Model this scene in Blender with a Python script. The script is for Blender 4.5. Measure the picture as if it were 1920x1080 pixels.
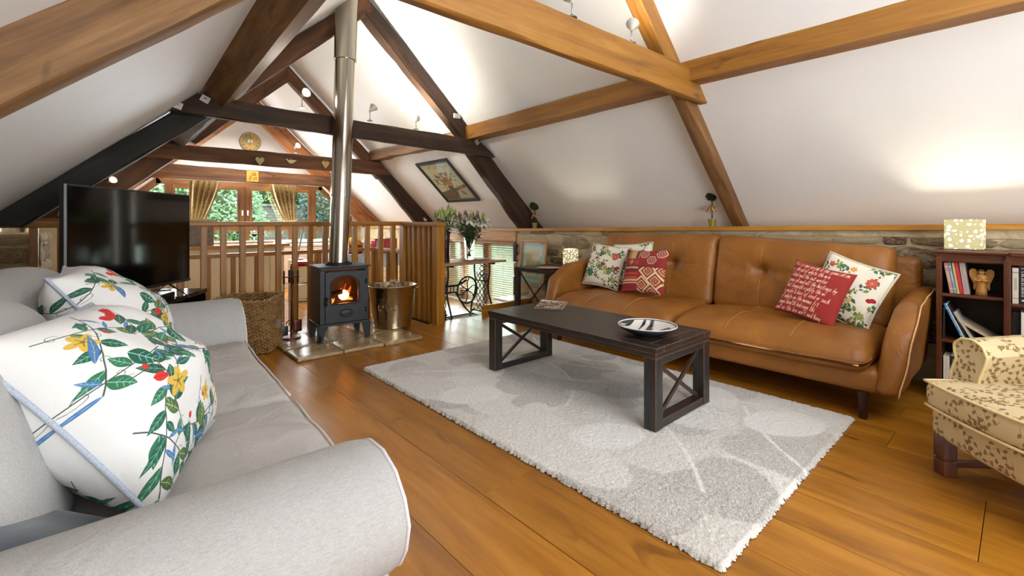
import bpy, bmesh, math, random
import numpy as np
from mathutils import Vector, Matrix, noise
S = bpy.context.scene
for o in list(bpy.data.objects): bpy.data.objects.remove(o)
C = S.collection
R = math.radians
rnd = random.Random(7)

# ------------------------------------------------------------ camera, sky, lights, exposure
cam = bpy.data.cameras.new('camera'); co = bpy.data.objects.new('camera', cam); C.objects.link(co)
cam.sensor_width = 36; cam.lens = 36*860/1920; cam.shift_y = -125/1920; cam.clip_start = .05
co.location = (0, 0, 1.1); co.rotation_euler = (R(90), 0, -math.atan(770/860))
S.camera = co
S.view_settings.view_transform = 'Standard'; S.view_settings.look = 'None'
S.view_settings.gamma = 1; S.view_settings.use_curve_mapping = False
S.view_settings.exposure = 0.68
w = bpy.data.worlds.new('sky'); S.world = w; w.use_nodes = True
nt = w.node_tree; bg = nt.nodes['Background']
sky = nt.nodes.new('ShaderNodeTexSky'); sky.sky_type = 'HOSEK_WILKIE'; sky.turbidity = 4; sky.ground_albedo = .4
sky.sun_direction = Vector((.3, .5, .8)).normalized()
mixw = nt.nodes.new('ShaderNodeMixRGB'); mixw.inputs[0].default_value = .55; mixw.inputs[2].default_value = (.9, .95, 1, 1)
nt.links.new(sky.outputs[0], mixw.inputs[1]); nt.links.new(mixw.outputs[0], bg.inputs[0]); bg.inputs[1].default_value = 6.5

def area(name, loc, look, sx, sy, power, col=(1, 1, 1)):
    l = bpy.data.lights.new(name, 'AREA'); l.shape = 'RECTANGLE'; l.size = sx; l.size_y = sy; l.energy = power; l.color = col
    o = bpy.data.objects.new(name, l); C.objects.link(o); o.location = loc
    o.rotation_euler = (Vector(look)-Vector(loc)).to_track_quat('-Z', 'Y').to_euler(); return o
area('added_back_fill', (1.3, -2.15, 1.15), (1.3, 3.0, 1.9), 3.2, 1.7, 84, (.90, .95, 1))  # added fill behind the camera; the back wall has no window
area('added_overhead_fill', (1.5, -.7, 2.85), (2.4, 2.0, 0), 1.6, 1.0, 26, (.93, .97, 1))  # added fill from above; no opening in the roof here
area('added_kitchen_fill', (2.0, 8.2, 2.75), (2.0, 8.1, 0), 1.2, .8, 60, (1, .93, .82))  # added fill over the kitchen, no lamp fitting there
area('gable_window_daylight', (2.0, 9.70, 1.35), (2.0, 4, 1.5), 2.6, .9, 75, (.86, .94, 1))
area('low_window_daylight', (4.5, 5.6, .45), (2.5, 4.6, .6), 1.7, .8, 30, (.9, 1, .97))

# ------------------------------------------------------------ helpers
def srgb(h):
    h = h.lstrip('#'); v = [int(h[i:i+2], 16)/255 for i in (0, 2, 4)]
    return tuple(c/12.92 if c <= .04045 else ((c+.055)/1.055)**2.4 for c in v)+(1,)
def s3(h):
    h = h.lstrip('#'); return np.array([int(h[i:i+2], 16)/255 for i in (0, 2, 4)])

def newmat(name):
    m = bpy.data.materials.new(name); m.use_nodes = True
    return m, m.node_tree, m.node_tree.nodes['Principled BSDF']
def setp(b, **k):
    for a, v in k.items():
        a = {'rough': 'Roughness', 'metal': 'Metallic', 'spec': 'Specular IOR Level', 'coat': 'Coat Weight', 'coatr': 'Coat Roughness', 'trans': 'Transmission Weight', 'ior': 'IOR', 'sheen': 'Sheen Weight', 'alpha': 'Alpha', 'sub': 'Subsurface Weight'}[a]
        b.inputs[a].default_value = v
def bump(nt, b, src, strength, dist=.01):
    n = nt.nodes.new('ShaderNodeBump'); n.inputs['Strength'].default_value = strength; n.inputs['Distance'].default_value = dist
    nt.links.new(src, n.inputs['Height']); nt.links.new(n.outputs[0], b.inputs['Normal'])
def ramp(nt, src, stops):
    r = nt.nodes.new('ShaderNodeValToRGB'); e = r.color_ramp.elements
    e[0].position, e[0].color = stops[0]; e[1].position, e[1].color = stops[-1]
    for p, c in stops[1:-1]:
        k = e.new(p); k.color = c
    nt.links.new(src, r.inputs[0]); return r.outputs[0]
def tex(nt, kind='Object', scale=(1, 1, 1), rand=False):
    t = nt.nodes.new('ShaderNodeTexCoord'); m = nt.nodes.new('ShaderNodeMapping'); m.inputs['Scale'].default_value = scale
    nt.links.new(t.outputs[kind], m.inputs[0])
    if rand:
        oi = nt.nodes.new('ShaderNodeObjectInfo'); mu = nt.nodes.new('ShaderNodeMath'); mu.operation = 'MULTIPLY'; mu.inputs[1].default_value = 37
        nt.links.new(oi.outputs['Random'], mu.inputs[0]); nt.links.new(mu.outputs[0], m.inputs['Location'])
    return m.outputs[0]
def nz(nt, vec, scale, detail=4, rough=.6, dist=0):
    n = nt.nodes.new('ShaderNodeTexNoise'); n.inputs['Scale'].default_value = scale; n.inputs['Detail'].default_value = detail
    n.inputs['Roughness'].default_value = rough; n.inputs['Distortion'].default_value = dist
    nt.links.new(vec, n.inputs['Vector']); return n.outputs['Fac']
def mix(nt, a, b, fac, mode='MIX'):
    m = nt.nodes.new('ShaderNodeMixRGB'); m.blend_type = mode
    for i, v in ((0, fac), (1, a), (2, b)):
        if hasattr(v, 'links') or hasattr(v, 'node'): nt.links.new(v, m.inputs[i])
        elif i == 0: m.inputs[0].default_value = v
        else: m.inputs[i].default_value = v
    return m.outputs[0]

def plain(name, hexc, rough=.5, var=.12, scale=20, bmp=0, **k):
    m, nt, b = newmat(name); c = srgb(hexc)
    v = tex(nt, 'Object'); f = nz(nt, v, scale)
    d = tuple(x*(1-var) for x in c[:3])+(1,); l = tuple(min(1, x*(1+var)) for x in c[:3])+(1,)
    nt.links.new(ramp(nt, f, [(.3, d), (.7, l)]), b.inputs['Base Color'])
    setp(b, rough=rough, **k)
    if bmp: bump(nt, b, f, bmp)
    return m
def wood(name, dark, mid, light, rough=.5, along=1.2, across=16, bmp=.25, knots=True, var=.16, **k):
    m, nt, b = newmat(name)
    v = tex(nt, 'UV', (along, across, 1), True)
    f = nz(nt, v, 1.6, 8, .62, .35)
    col = ramp(nt, f, [(.25, srgb(dark)), (.5, srgb(mid)), (.75, srgb(light))])
    v2 = tex(nt, 'UV', (along*2, across*6, 1), True); f2 = nz(nt, v2, 2.2, 3, .5)
    col = mix(nt, col, (.45, .4, .35, 1), ramp(nt, f2, [(.55, (0, 0, 0, 1)), (.8, (.35, .35, .35, 1))]), 'MULTIPLY')
    if knots:
        v3 = tex(nt, 'UV', (1.1, 2.6, 1), True); f3 = nz(nt, v3, 2.3, 2, .5, 1.2)
        col = mix(nt, col, srgb(dark), ramp(nt, f3, [(.66, (0, 0, 0, 1)), (.74, (.8, .8, .8, 1))]))
    oi = nt.nodes.new('ShaderNodeObjectInfo')
    rr = ramp(nt, oi.outputs['Random'], [(0, (1-var, 1-var, 1-var, 1)), (1, (1+var*.4, 1+var*.4, 1+var*.4, 1))])
    col = mix(nt, col, rr, 1, 'MULTIPLY')
    nt.links.new(col, b.inputs['Base Color']); setp(b, rough=rough, **k)
    bump(nt, b, f, bmp, .006); return m
def emis(name, col, strength, base='#ffffff'):
    m, nt, b = newmat(name); b.inputs['Base Color'].default_value = srgb(base)
    b.inputs['Emission Color'].default_value = tuple(col)+(1,); b.inputs['Emission Strength'].default_value = strength; return m
def imgmat(name, img, rough=.8, kind='UV', scale=(1, 1, 1), weave=0, wscale=300, wrinkle=0, **k):
    m, nt, b = newmat(name); t = nt.nodes.new('ShaderNodeTexImage'); t.image = img
    nt.links.new(tex(nt, kind, scale), t.inputs[0]); nt.links.new(t.outputs[0], b.inputs['Base Color']); setp(b, rough=rough, **k)
    f = nz(nt, tex(nt, 'Object'), wscale, 2)
    if weave or wrinkle:
        g = nz(nt, tex(nt, 'Object'), 7, 3, .5, .8)
        mm = nt.nodes.new('ShaderNodeMath'); mm.operation = 'MULTIPLY_ADD'; mm.inputs[1].default_value = wrinkle*12
        nt.links.new(g, mm.inputs[0]); nt.links.new(f, mm.inputs[2]); bump(nt, b, mm.outputs[0], max(weave, .15), .004)
    return m
def fabric(name, a, c, rough=.9, ws=420, bmp=.35, wrinkle=1.0):
    m, nt, b = newmat(name)
    v = tex(nt, 'Object', (1, 1, 1))
    n1 = nz(nt, v, ws, 3, .7); n2 = nz(nt, v, 6, 3, .5, .7)
    s = mix(nt, nz(nt, tex(nt, 'Object', (1, .18, 1)), ws*1.1, 2), nz(nt, tex(nt, 'Object', (.18, 1, .4)), ws*1.1, 2), .5); s = mix(nt, s, n1, .3)
    nt.links.new(ramp(nt, s, [(.2, srgb(a)), (.8, srgb(c))]), b.inputs['Base Color']); setp(b, rough=rough)
    mm = nt.nodes.new('ShaderNodeMath'); mm.operation = 'MULTIPLY_ADD'; mm.inputs[1].default_value = 10*wrinkle
    nt.links.new(n2, mm.inputs[0]); nt.links.new(s, mm.inputs[2]); bump(nt, b, mm.outputs[0], bmp, .003); return m
def glass(name, col='#ffffff', rough=.0, ior=1.45, thin=False):
    m, nt, b = newmat(name)
    if thin:
        g = nt.nodes.new('ShaderNodeBsdfGlossy'); g.inputs['Roughness'].default_value = .02
        tr = nt.nodes.new('ShaderNodeBsdfTransparent'); tr.inputs[0].default_value = srgb(col); mx = nt.nodes.new('ShaderNodeMixShader'); mx.inputs[0].default_value = .08
        nt.links.new(tr.outputs[0], mx.inputs[1]); nt.links.new(g.outputs[0], mx.inputs[2]); nt.links.new(mx.outputs[0], nt.nodes['Material Output'].inputs[0])
    else:
        b.inputs['Base Color'].default_value = srgb(col); setp(b, rough=rough, trans=1, ior=ior)
    return m

# mesh helpers -------------------------------------------------
def NB(): return bmesh.new()
def quads(bm, vs, fs):
    v = [bm.verts.new(p) for p in vs]
    for f in fs:
        try: bm.faces.new([v[i] for i in f])
        except ValueError: pass
    return v
def box(bm, x0, x1, y0, y1, z0, z1, bev=0, mat=None):
    t = NB()
    quads(t, [(x, y, z) for x in (x0, x1) for y in (y0, y1) for z in (z0, z1)],
          [(0, 1, 3, 2), (4, 6, 7, 5), (0, 4, 5, 1), (2, 3, 7, 6), (0, 2, 6, 4), (1, 5, 7, 3)])
    if bev: bmesh.ops.bevel(t, geom=t.edges[:], offset=bev, segments=2, affect='EDGES', profile=.6)
    if mat: t.transform(mat)
    merge(bm, t)
def merge(bm, t):
    me = bpy.data.meshes.new('tmp'); t.to_mesh(me); t.free(); bm.from_mesh(me); bpy.data.meshes.remove(me)
def loft(bm, q0, q1, n=1, jit=0, seed=0):
    rings = []
    for i in range(n+1):
        t = i/n; r = []
        for k in range(len(q0)):
            p = Vector(q0[k]).lerp(Vector(q1[k]), t)
            if jit: p += Vector([noise.noise(p*3.1+Vector((seed, k*7, c*13)))*jit for c in range(3)])
            r.append(bm.verts.new(p))
        rings.append(r)
    m = len(q0)
    for a, b in zip(rings, rings[1:]):
        for k in range(m): bm.faces.new((a[k], a[(k+1) % m], b[(k+1) % m], b[k]))
    bm.faces.new(rings[0][::-1]); bm.faces.new(rings[-1])
    bmesh.ops.recalc_face_normals(bm, faces=bm.faces[:])
def beamXZ(bm, A0, A1, B0, B1, y0, y1, n=14, jit=0, seed=0, bev=.012):
    q = lambda A, B: [(A[0], y0, A[1]), (A[0], y1, A[1]), (B[0], y1, B[1]), (B[0], y0, B[1])]
    def cut(Q):   # chamfer the four corners
        out = []
        for i in range(4):
            p = Vector(Q[i]); a = Vector(Q[i-1]); b = Vector(Q[(i+1) % 4])
            out += [p+(a-p).normalized()*bev, p+(b-p).normalized()*bev]
        return out
    loft(bm, cut(q(A0, B0)), cut(q(A1, B1)), n, jit, seed)
def prism(bm, pts, f, d0, d1):   # polygon pts (a,b) extruded, f(a,b,d)->xyz
    n = len(pts); v0 = [bm.verts.new(f(a, b, d0)) for a, b in pts]; v1 = [bm.verts.new(f(a, b, d1)) for a, b in pts]
    bm.faces.new(v0); bm.faces.new(v1[::-1])
    for i in range(n): bm.faces.new((v0[i], v1[i], v1[(i+1) % n], v0[(i+1) % n]))
    bmesh.ops.recalc_face_normals(bm, faces=bm.faces[:])
def tube(bm, pts, r, seg=8, closed=False, cap=True):
    pts = [Vector(p) for p in pts]; n = len(pts); rings = []
    rr = r if callable(r) else (lambda t: r)
    up = Vector((0, 0, 1)); last = None
    for i, p in enumerate(pts):
        a = pts[(i-1) % n] if (closed or i > 0) else p; b = pts[(i+1) % n] if (closed or i < n-1) else p
        t = (b-a)
        if t.length < 1e-9: t = Vector((0, 0, 1))
        t.normalize()
        if last is None:
            u = t.cross(up)
            if u.length < .1: u = t.cross(Vector((1, 0, 0)))
        else: u = last-t*last.dot(t)
        if u.length < 1e-6: u = t.cross(Vector((1, 0, 0)))
        u.normalize(); last = u; v = t.cross(u); q = rr(i/max(1, n-1))
        rings.append([bm.verts.new(p+(u*math.cos(k*2*math.pi/seg)+v*math.sin(k*2*math.pi/seg))*q) for k in range(seg)])
    prs = list(zip(rings, rings[1:])) + ([(rings[-1], rings[0])] if closed else [])
    for a, b in prs:
        for k in range(seg): bm.faces.new((a[k], a[(k+1) % seg], b[(k+1) % seg], b[k]))
    if cap and not closed: bm.faces.new(rings[0][::-1]); bm.faces.new(rings[-1])
def lathe(bm, prof, seg=32, c=(0, 0, 0), mat=None):
    t = NB(); rings = []
    for r, z in prof:
        if r < 1e-5: rings.append([t.verts.new((c[0], c[1], c[2]+z))])
        else: rings.append([t.verts.new((c[0]+r*math.cos(k*2*math.pi/seg), c[1]+r*math.sin(k*2*math.pi/seg), c[2]+z)) for k in range(seg)])
    for a, b in zip(rings, rings[1:]):
        for k in range(seg):
            k2 = (k+1) % seg
            if len(a) == 1 and len(b) == 1: continue
            if len(a) == 1: t.faces.new((a[0], b[k2], b[k]))
            elif len(b) == 1: t.faces.new((a[k], a[k2], b[0]))
            else: t.faces.new((a[k], a[k2], b[k2], b[k]))
    if mat: t.transform(mat)
    merge(bm, t)
def grid(bm, nu, nv, f, uv=None, closeu=False):
    L = bm.loops.layers.uv.verify(); V = [[bm.verts.new(f(i/nu, j/nv)) for j in range(nv+1)] for i in range(nu+(0 if closeu else 1))]
    for i in range(nu):
        for j in range(nv):
            i2 = (i+1) % len(V) if closeu else i+1
            fc = bm.faces.new((V[i][j], V[i2][j], V[i2][j+1], V[i][j+1]))
            for lp, (a, b) in zip(fc.loops, ((i, j), (i+1, j), (i+1, j+1), (i, j+1))):
                lp[L].uv = uv(a/nu, b/nv) if uv else (a/nu, b/nv)
    return V
def rbox(bm, x0, x1, y0, y1, z0, z1, r=.03, seg=4, step=.06, deform=None):
    """rounded, subdivided box"""
    lo = Vector((x0, y0, z0)); hi = Vector((x1, y1, z1)); c = (lo+hi)/2; h = (hi-lo)/2; r = min(r, min(h)*.98)
    ax = []
    for i in range(3):
        inner = h[i]-r; m = max(1, int(2*inner/step)); a = []
        for k in range(seg): a.append((-inner-r*math.cos(k/seg*math.pi/2)*1.0))
        for k in range(m+1): a.append(-inner+2*inner*k/m)
        for k in range(1, seg+1): a.append(inner+r*math.sin(k/seg*math.pi/2))
        ax.append(a)
    N = [len(a)-1 for a in ax]; cache = {}
    def V(i, j, k):
        key = (i, j, k)
        if key not in cache:
            p = Vector((ax[0][i], ax[1][j], ax[2][k]))
            q = Vector([max(-h[a]+r, min(h[a]-r, p[a])) for a in range(3)]); d = p-q
            if d.length > 1e-9: p = q+d.normalized()*r
            p = p+c
            if deform: p = Vector(deform(p, (p-c), h))
            cache[key] = bm.verts.new(p)
        return cache[key]
    for i in range(N[0]):
        for j in range(N[1]):
            bm.faces.new((V(i, j, 0), V(i, j+1, 0), V(i+1, j+1, 0), V(i+1, j, 0))); bm.faces.new((V(i, j, N[2]), V(i+1, j, N[2]), V(i+1, j+1, N[2]), V(i, j+1, N[2])))
    for i in range(N[0]):
        for k in range(N[2]):
            bm.faces.new((V(i, 0, k), V(i+1, 0, k), V(i+1, 0, k+1), V(i, 0, k+1))); bm.faces.new((V(i, N[1], k), V(i, N[1], k+1), V(i+1, N[1], k+1), V(i+1, N[1], k)))
    for j in range(N[1]):
        for k in range(N[2]):
            bm.faces.new((V(0, j, k), V(0, j, k+1), V(0, j+1, k+1), V(0, j+1, k))); bm.faces.new((V(N[0], j, k), V(N[0], j+1, k), V(N[0], j+1, k+1), V(N[0], j, k+1)))
def ball(bm, c, r, sub=2, jit=0, sc=(1, 1, 1), seed=0):
    t = NB(); bmesh.ops.create_icosphere(t, subdivisions=sub, radius=1)
    for v in t.verts:
        k = 1+(noise.noise(v.co*2.5+Vector((seed, 0, 0)))*jit if jit else 0)
        v.co = Vector((c[0]+v.co.x*r*sc[0]*k, c[1]+v.co.y*r*sc[1]*k, c[2]+v.co.z*r*sc[2]*k))
    merge(bm, t)

MW = {}
def uvgrain(bm, g):
    g = Vector(g).normalized(); L = bm.loops.layers.uv.verify(); bm.normal_update()
    p = g.cross(Vector((0, 0, 1)) if abs(g.z) < .9 else Vector((1, 0, 0))).normalized(); q = g.cross(p)
    for f in bm.faces:
        n = f.normal; ng, np_, nq = abs(n.dot(g)), abs(n.dot(p)), abs(n.dot(q))
        if ng > max(np_, nq):
            for lp in f.loops: lp[L].uv = (lp.vert.co.dot(p)*.3, lp.vert.co.dot(q))
        else:
            b = q if np_ > nq else p; k = .37 if np_ > nq else 0
            for lp in f.loops: lp[L].uv = (lp.vert.co.dot(g), lp.vert.co.dot(b)+k)
def uvbox(bm):
    L = bm.loops.layers.uv.verify(); bm.normal_update()
    for f in bm.faces:
        n = f.normal; a = max(range(3), key=lambda i: abs(n[i]))
        for lp in f.loops:
            c = lp.vert.co; lp[L].uv = ((c.y, c.z), (c.x, c.z), (c.x, c.y))[a]
def obj(name, bm, mat, parent=None, smooth=False, grain=None, world=False, me=None):
    if me is None:
        if grain == 'box': uvbox(bm); grain = None
        if grain is not None: uvgrain(bm, grain)
        if world and parent: bm.transform(MW[parent].inverted())
        me = bpy.data.meshes.new(name); bm.to_mesh(me); bm.free()
        if mat: me.materials.append(mat)
        if smooth: me.polygons.foreach_set('use_smooth', [True]*len(me.polygons))
        if smooth == 'auto':
            try: me.set_sharp_from_angle(angle=R(38))
            except Exception: pass
    o = bpy.data.objects.new(name, me); C.objects.link(o)
    if parent: o.parent = parent
    MW[o] = MW[parent].copy() if parent else Matrix.Identity(4)
    return o
def thing(name, label, cat, loc=(0, 0, 0), rz=0, group=None, mtx=None):
    o = bpy.data.objects.new(name, None); C.objects.link(o); o.empty_display_size = .1
    M = mtx if mtx is not None else Matrix.Translation(loc) @ Matrix.Rotation(rz, 4, 'Z')
    o.matrix_world = M; MW[o] = M.copy(); o['label'] = label; o['category'] = cat
    if group: o['group'] = group
    return o
def tag(o, label, cat, group=None):
    o['label'] = label; o['category'] = cat
    if group: o['group'] = group
    return o
def struct(o): o['kind'] = 'structure'; return o
def stuff(o): o['kind'] = 'stuff'; return o
def copytree(src, mtx, label=None, parent=None):
    c = src.copy(); C.objects.link(c); c.matrix_world = mtx
    if label: c['label'] = label
    def kids(a, b):
        for ch in [x for x in bpy.data.objects if x.parent == a]:
            d = ch.copy(); C.objects.link(d); d.parent = b; d.matrix_parent_inverse = ch.matrix_parent_inverse; kids(ch, d)
    kids(src, c); MW[c] = mtx.copy(); return c

# ------------------------------------------------------------ painted prints (numpy canvases)
class Cv:
    def __init__(s, w, h, bgc, wrap=False):
        s.w, s.h, s.wrap = w, h, wrap; s.a = np.ones((h, w, 3))*s3(bgc)
    def _put(s, x0, x1, y0, y1, fn, col, op=1.0):
        offs = [(0, 0)]
        if s.wrap: offs = [(i*s.w, j*s.h) for i in (-1, 0, 1) for j in (-1, 0, 1)]
        for ox, oy in offs:
            a, b, c, d = int(max(0, x0+ox-1)), int(min(s.w, x1+ox+2)), int(max(0, y0+oy-1)), int(min(s.h, y1+oy+2))
            if a >= b or c >= d: continue
            Y, X = np.mgrid[c:d, a:b]; m = np.clip(fn(X-ox, Y-oy), 0, 1)[..., None]*op
            s.a[c:d, a:b] = s.a[c:d, a:b]*(1-m)+s3(col)*m
    def ell(s, x, y, rx, ry, ang, col, op=1, soft=1.0):
        ca, sa = math.cos(ang), math.sin(ang); R_ = max(rx, ry)+soft
        def f(X, Y):
            u = (X-x)*ca+(Y-y)*sa; v = -(X-x)*sa+(Y-y)*ca
            return (1-np.sqrt((u/rx)**2+(v/ry)**2))*min(rx, ry)/soft+.5
        s._put(x-R_, x+R_, y-R_, y+R_, f, col, op)
    def leaf(s, x, y, L, W, ang, col, vein=None, op=1):
        ca, sa = math.cos(ang), math.sin(ang)
        def f(X, Y):
            u = ((X-x)*ca+(Y-y)*sa)/L; v = -(X-x)*sa+(Y-y)*ca
            return (W*np.sin(np.clip(u, 0, 1)**.8*np.pi)-np.abs(v))*((u > 0) & (u < 1))+.5*((u > 0) & (u < 1))-.0
        s._put(x-L-W, x+L+W, y-L-W, y+L+W, f, col, op)
        if vein:
            s.line([(x, y), (x+L*.9*ca, y+L*.9*sa)], max(1, W*.1), vein, op)
            for k in (.3, .5, .7):
                for sg in (-1, 1):
                    s.line([(x+L*k*ca, y+L*k*sa), (x+L*(k+.14)*ca-sg*sa*W*.6, y+L*(k+.14)*sa+sg*ca*W*.6)], max(.8, W*.06), vein, op)
    def line(s, pts, wd, col, op=1):
        for (x0, y0), (x1, y1) in zip(pts, pts[1:]):
            def f(X, Y):
                dx, dy = x1-x0, y1-y0; L = dx*dx+dy*dy+1e-9; t = np.clip(((X-x0)*dx+(Y-y0)*dy)/L, 0, 1)
                return wd/2+.5-np.hypot(X-x0-t*dx, Y-y0-t*dy)
            s._put(min(x0, x1)-wd, max(x0, x1)+wd, min(y0, y1)-wd, max(y0, y1)+wd, f, col, op)
    def rect(s, x0, y0, x1, y1, col, op=1):
        s._put(x0, x1, y0, y1, lambda X, Y: ((X >= x0) & (X <= x1) & (Y >= y0) & (Y <= y1))*1.0, col, op)
    def poly(s, pts, col, op=1):
        xs = [p[0] for p in pts]; ys = [p[1] for p in pts]
        def f(X, Y):
            ins = np.zeros(X.shape, bool)
            for (xa, ya), (xb, yb) in zip(pts, pts[1:]+pts[:1]):
                c = ((ya > Y) != (yb > Y)) & (X < (xb-xa)*(Y-ya)/((yb-ya) or 1e-9)+xa); ins ^= c
            return ins*1.0
        s._put(min(xs), max(xs), min(ys), max(ys), f, col, op)
    def flower(s, x, y, r, col, ctr, n=5, ang=0, line='#5a4a20'):
        for k in range(n):
            a = ang+k*2*math.pi/n; s.ell(x+math.cos(a)*r*.55, y+math.sin(a)*r*.55, r*.5, r*.3, a, col)
        for k in range(n):
            a = ang+k*2*math.pi/n; s.line([(x, y), (x+math.cos(a)*r*.5, y+math.sin(a)*r*.5)], max(1, r*.05), line)
        s.ell(x, y, r*.14, r*.14, 0, ctr)
    def image(s, name):
        im = bpy.data.images.new(name, s.w, s.h); px = np.ones((s.h, s.w, 4), np.float32); px[..., :3] = np.clip(s.a[::-1], 0, 1)
        im.pixels.foreach_set(px.ravel()); im.update(); im.pack(); return im

def vine(cv, r, x, y, ang, n, step, wd, leafL, cols, stem, leafcols, extra=None, curl=.35, pl=.75):
    k = r.uniform(-curl, curl)
    for i in range(n):
        nx, ny = x+math.cos(ang)*step, y+math.sin(ang)*step; cv.line([(x, y), (nx, ny)], wd, stem)
        x, y = nx, ny; ang += k+r.uniform(-.12, .12)
        if i % 3 == 2: k = -k+r.uniform(-.1, .1)
        sg = 1 if i % 2 else -1
        if r.random() < pl:
            c = r.choice(leafcols); L = leafL*r.uniform(.7, 1.25); cv.leaf(x, y, L, L*r.uniform(.2, .32), ang+sg*r.uniform(.6, 1.2), c[0], c[1])
        elif extra: extra(cv, r, x, y, ang+sg)
    return x, y
def floral_white(name, seed, W=900):
    r = random.Random(seed); cv = Cv(W, W, '#d9d8d6'); u = W/900
    G = [('#1f5a44', '#8fc0b0'), ('#2c6b4c', '#9cc9b4'), ('#24503e', '#7fae9c'), ('#4a6a3a', '#c8d0a0'), ('#1f5a44', '#8fc0b0')]
    def ex(c, r, x, y, a):
        t = r.random()
        if t < .3: c.leaf(x, y, 70*u, 8*u, a, '#3d6fae', '#b8c890')
        elif t < .55:
            c.line([(x, y), (x+30*u*math.cos(a), y+30*u*math.sin(a))], 2*u, '#35503e'); c.leaf(x+28*u*math.cos(a), y+28*u*math.sin(a), 34*u, 11*u, a, '#c2302e')
        else:
            p = [(x+(i*1.4*u)*math.cos(a+i*.45), y+(i*1.4*u)*math.sin(a+i*.45)) for i in range(16)]; c.line(p, 1.6*u, '#4a5a50')
    spots = [(60, 120, .5), (70, 420, .1), (430, 60, 1.2), (120, 760, -.5), (520, 480, -.3), (520, 830, -.9), (840, 300, 2.3), (330, 260, .2), (800, 650, 3.6), (40, 600, 1.2)]
    spots += [(250, 480, 2.2), (700, 480, -1.6), (300, 60, 2.6), (880, 820, 3.8), (400, 620, 1.6), (200, 880, -1.2), (180, 640, -.8), (330, 380, 2.8), (60, 860, -.6)]
    for (x, y, a) in spots: vine(cv, r, x*u, y*u, a+r.uniform(-.3, .3), 10, 44*u, 4*u, 88*u, None, '#3b4a40', G, ex, .3, .56)
    for (x, y, q) in ((640, 200, 66), (250, 560, 58), (740, 760, 72), (130, 200, 46), (450, 700, 44)): cv.flower(x*u, y*u, q*u, '#caa945', '#7a6420', 5, r.uniform(0, 6))
    for (x, y) in ((330, 130), (370, 150), (400, 120), (620, 420), (655, 440), (160, 480)): cv.leaf(x*u, y*u, 70*u, 20*u, r.uniform(-.6, .5), '#c8302c', '#8a1c1c')
    for (x, y, a) in ((560, 330, 2), (600, 350, .6), (590, 300, -1), (180, 330, 1.1), (480, 560, .5), (700, 540, -2)): cv.leaf(x*u, y*u, 125*u, 42*u, a, '#1f5a44', '#9cc9c4')
    for (x, y, a) in ((300, 820, .3), (420, 400, 1.3), (700, 90, .8), (790, 480, 1.9), (90, 300, -1)): cv.leaf(x*u, y*u, 140*u, 14*u, a, '#4470a8', '#c0c070')
    return cv.image(name)
def floral_dense(name, seed, W=640):
    r = random.Random(seed); cv = Cv(W, W, '#e8e2d0')
    G = [('#3f5c3a', '#8aa078'), ('#6c7f3a', '#b8c070'), ('#2f4a38', '#7c9880'), ('#8a9a40', '#5a6a30'), ('#1f6b4a', '#8ec8a8')]
    def ex(c, r, x, y, a):
        col = r.choice(['#b3222c', '#d05a34', '#d8a030', '#5a4058', '#b3222c']); c.ell(x, y, 10, 9, a, col)
    for i in range(34): vine(cv, r, r.uniform(0, W), r.uniform(0, W), r.uniform(0, 6.3), 8, 24, 2.4, 50, None, '#4a4a34', G, ex)
    for (x, y, q, c, n) in ((150, 470, 66, '#1f7a52', 8), (520, 170, 56, '#c84a34', 9), (90, 110, 34, '#b3222c', 5), (420, 420, 30, '#d8a030', 6), (560, 520, 40, '#8a9a40', 7), (310, 90, 34, '#d8922c', 6)):
        for k in range(n): a = k*2*math.pi/n; cv.ell(x+math.cos(a)*q*.5, y+math.sin(a)*q*.5, q*.5, q*.28, a, c)
        for k in range(n): a = k*2*math.pi/n; cv.line([(x, y), (x+math.cos(a)*q*.8, y+math.sin(a)*q*.8)], 1.6, '#e0e0c8')
    for k in range(6): cv.ell(250+(k % 2)*26, 420+k*22, 11, 14, .2, '#4c3a4c'); cv.ell(250+(k % 2)*26, 420+k*22, 4, 5, .2, '#b8a8b0')
    for (x, y) in ((330, 300), (352, 318), (200, 230), (600, 330), (575, 345)): cv.ell(x, y, 24, 22, 0, '#a81c28')
    for s_ in range(40): cv.ell(240+150*math.cos(s_/14), 330+190*math.sin(s_/14), 3, 3, 0, '#5a4030')
    return cv.image(name)
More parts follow.
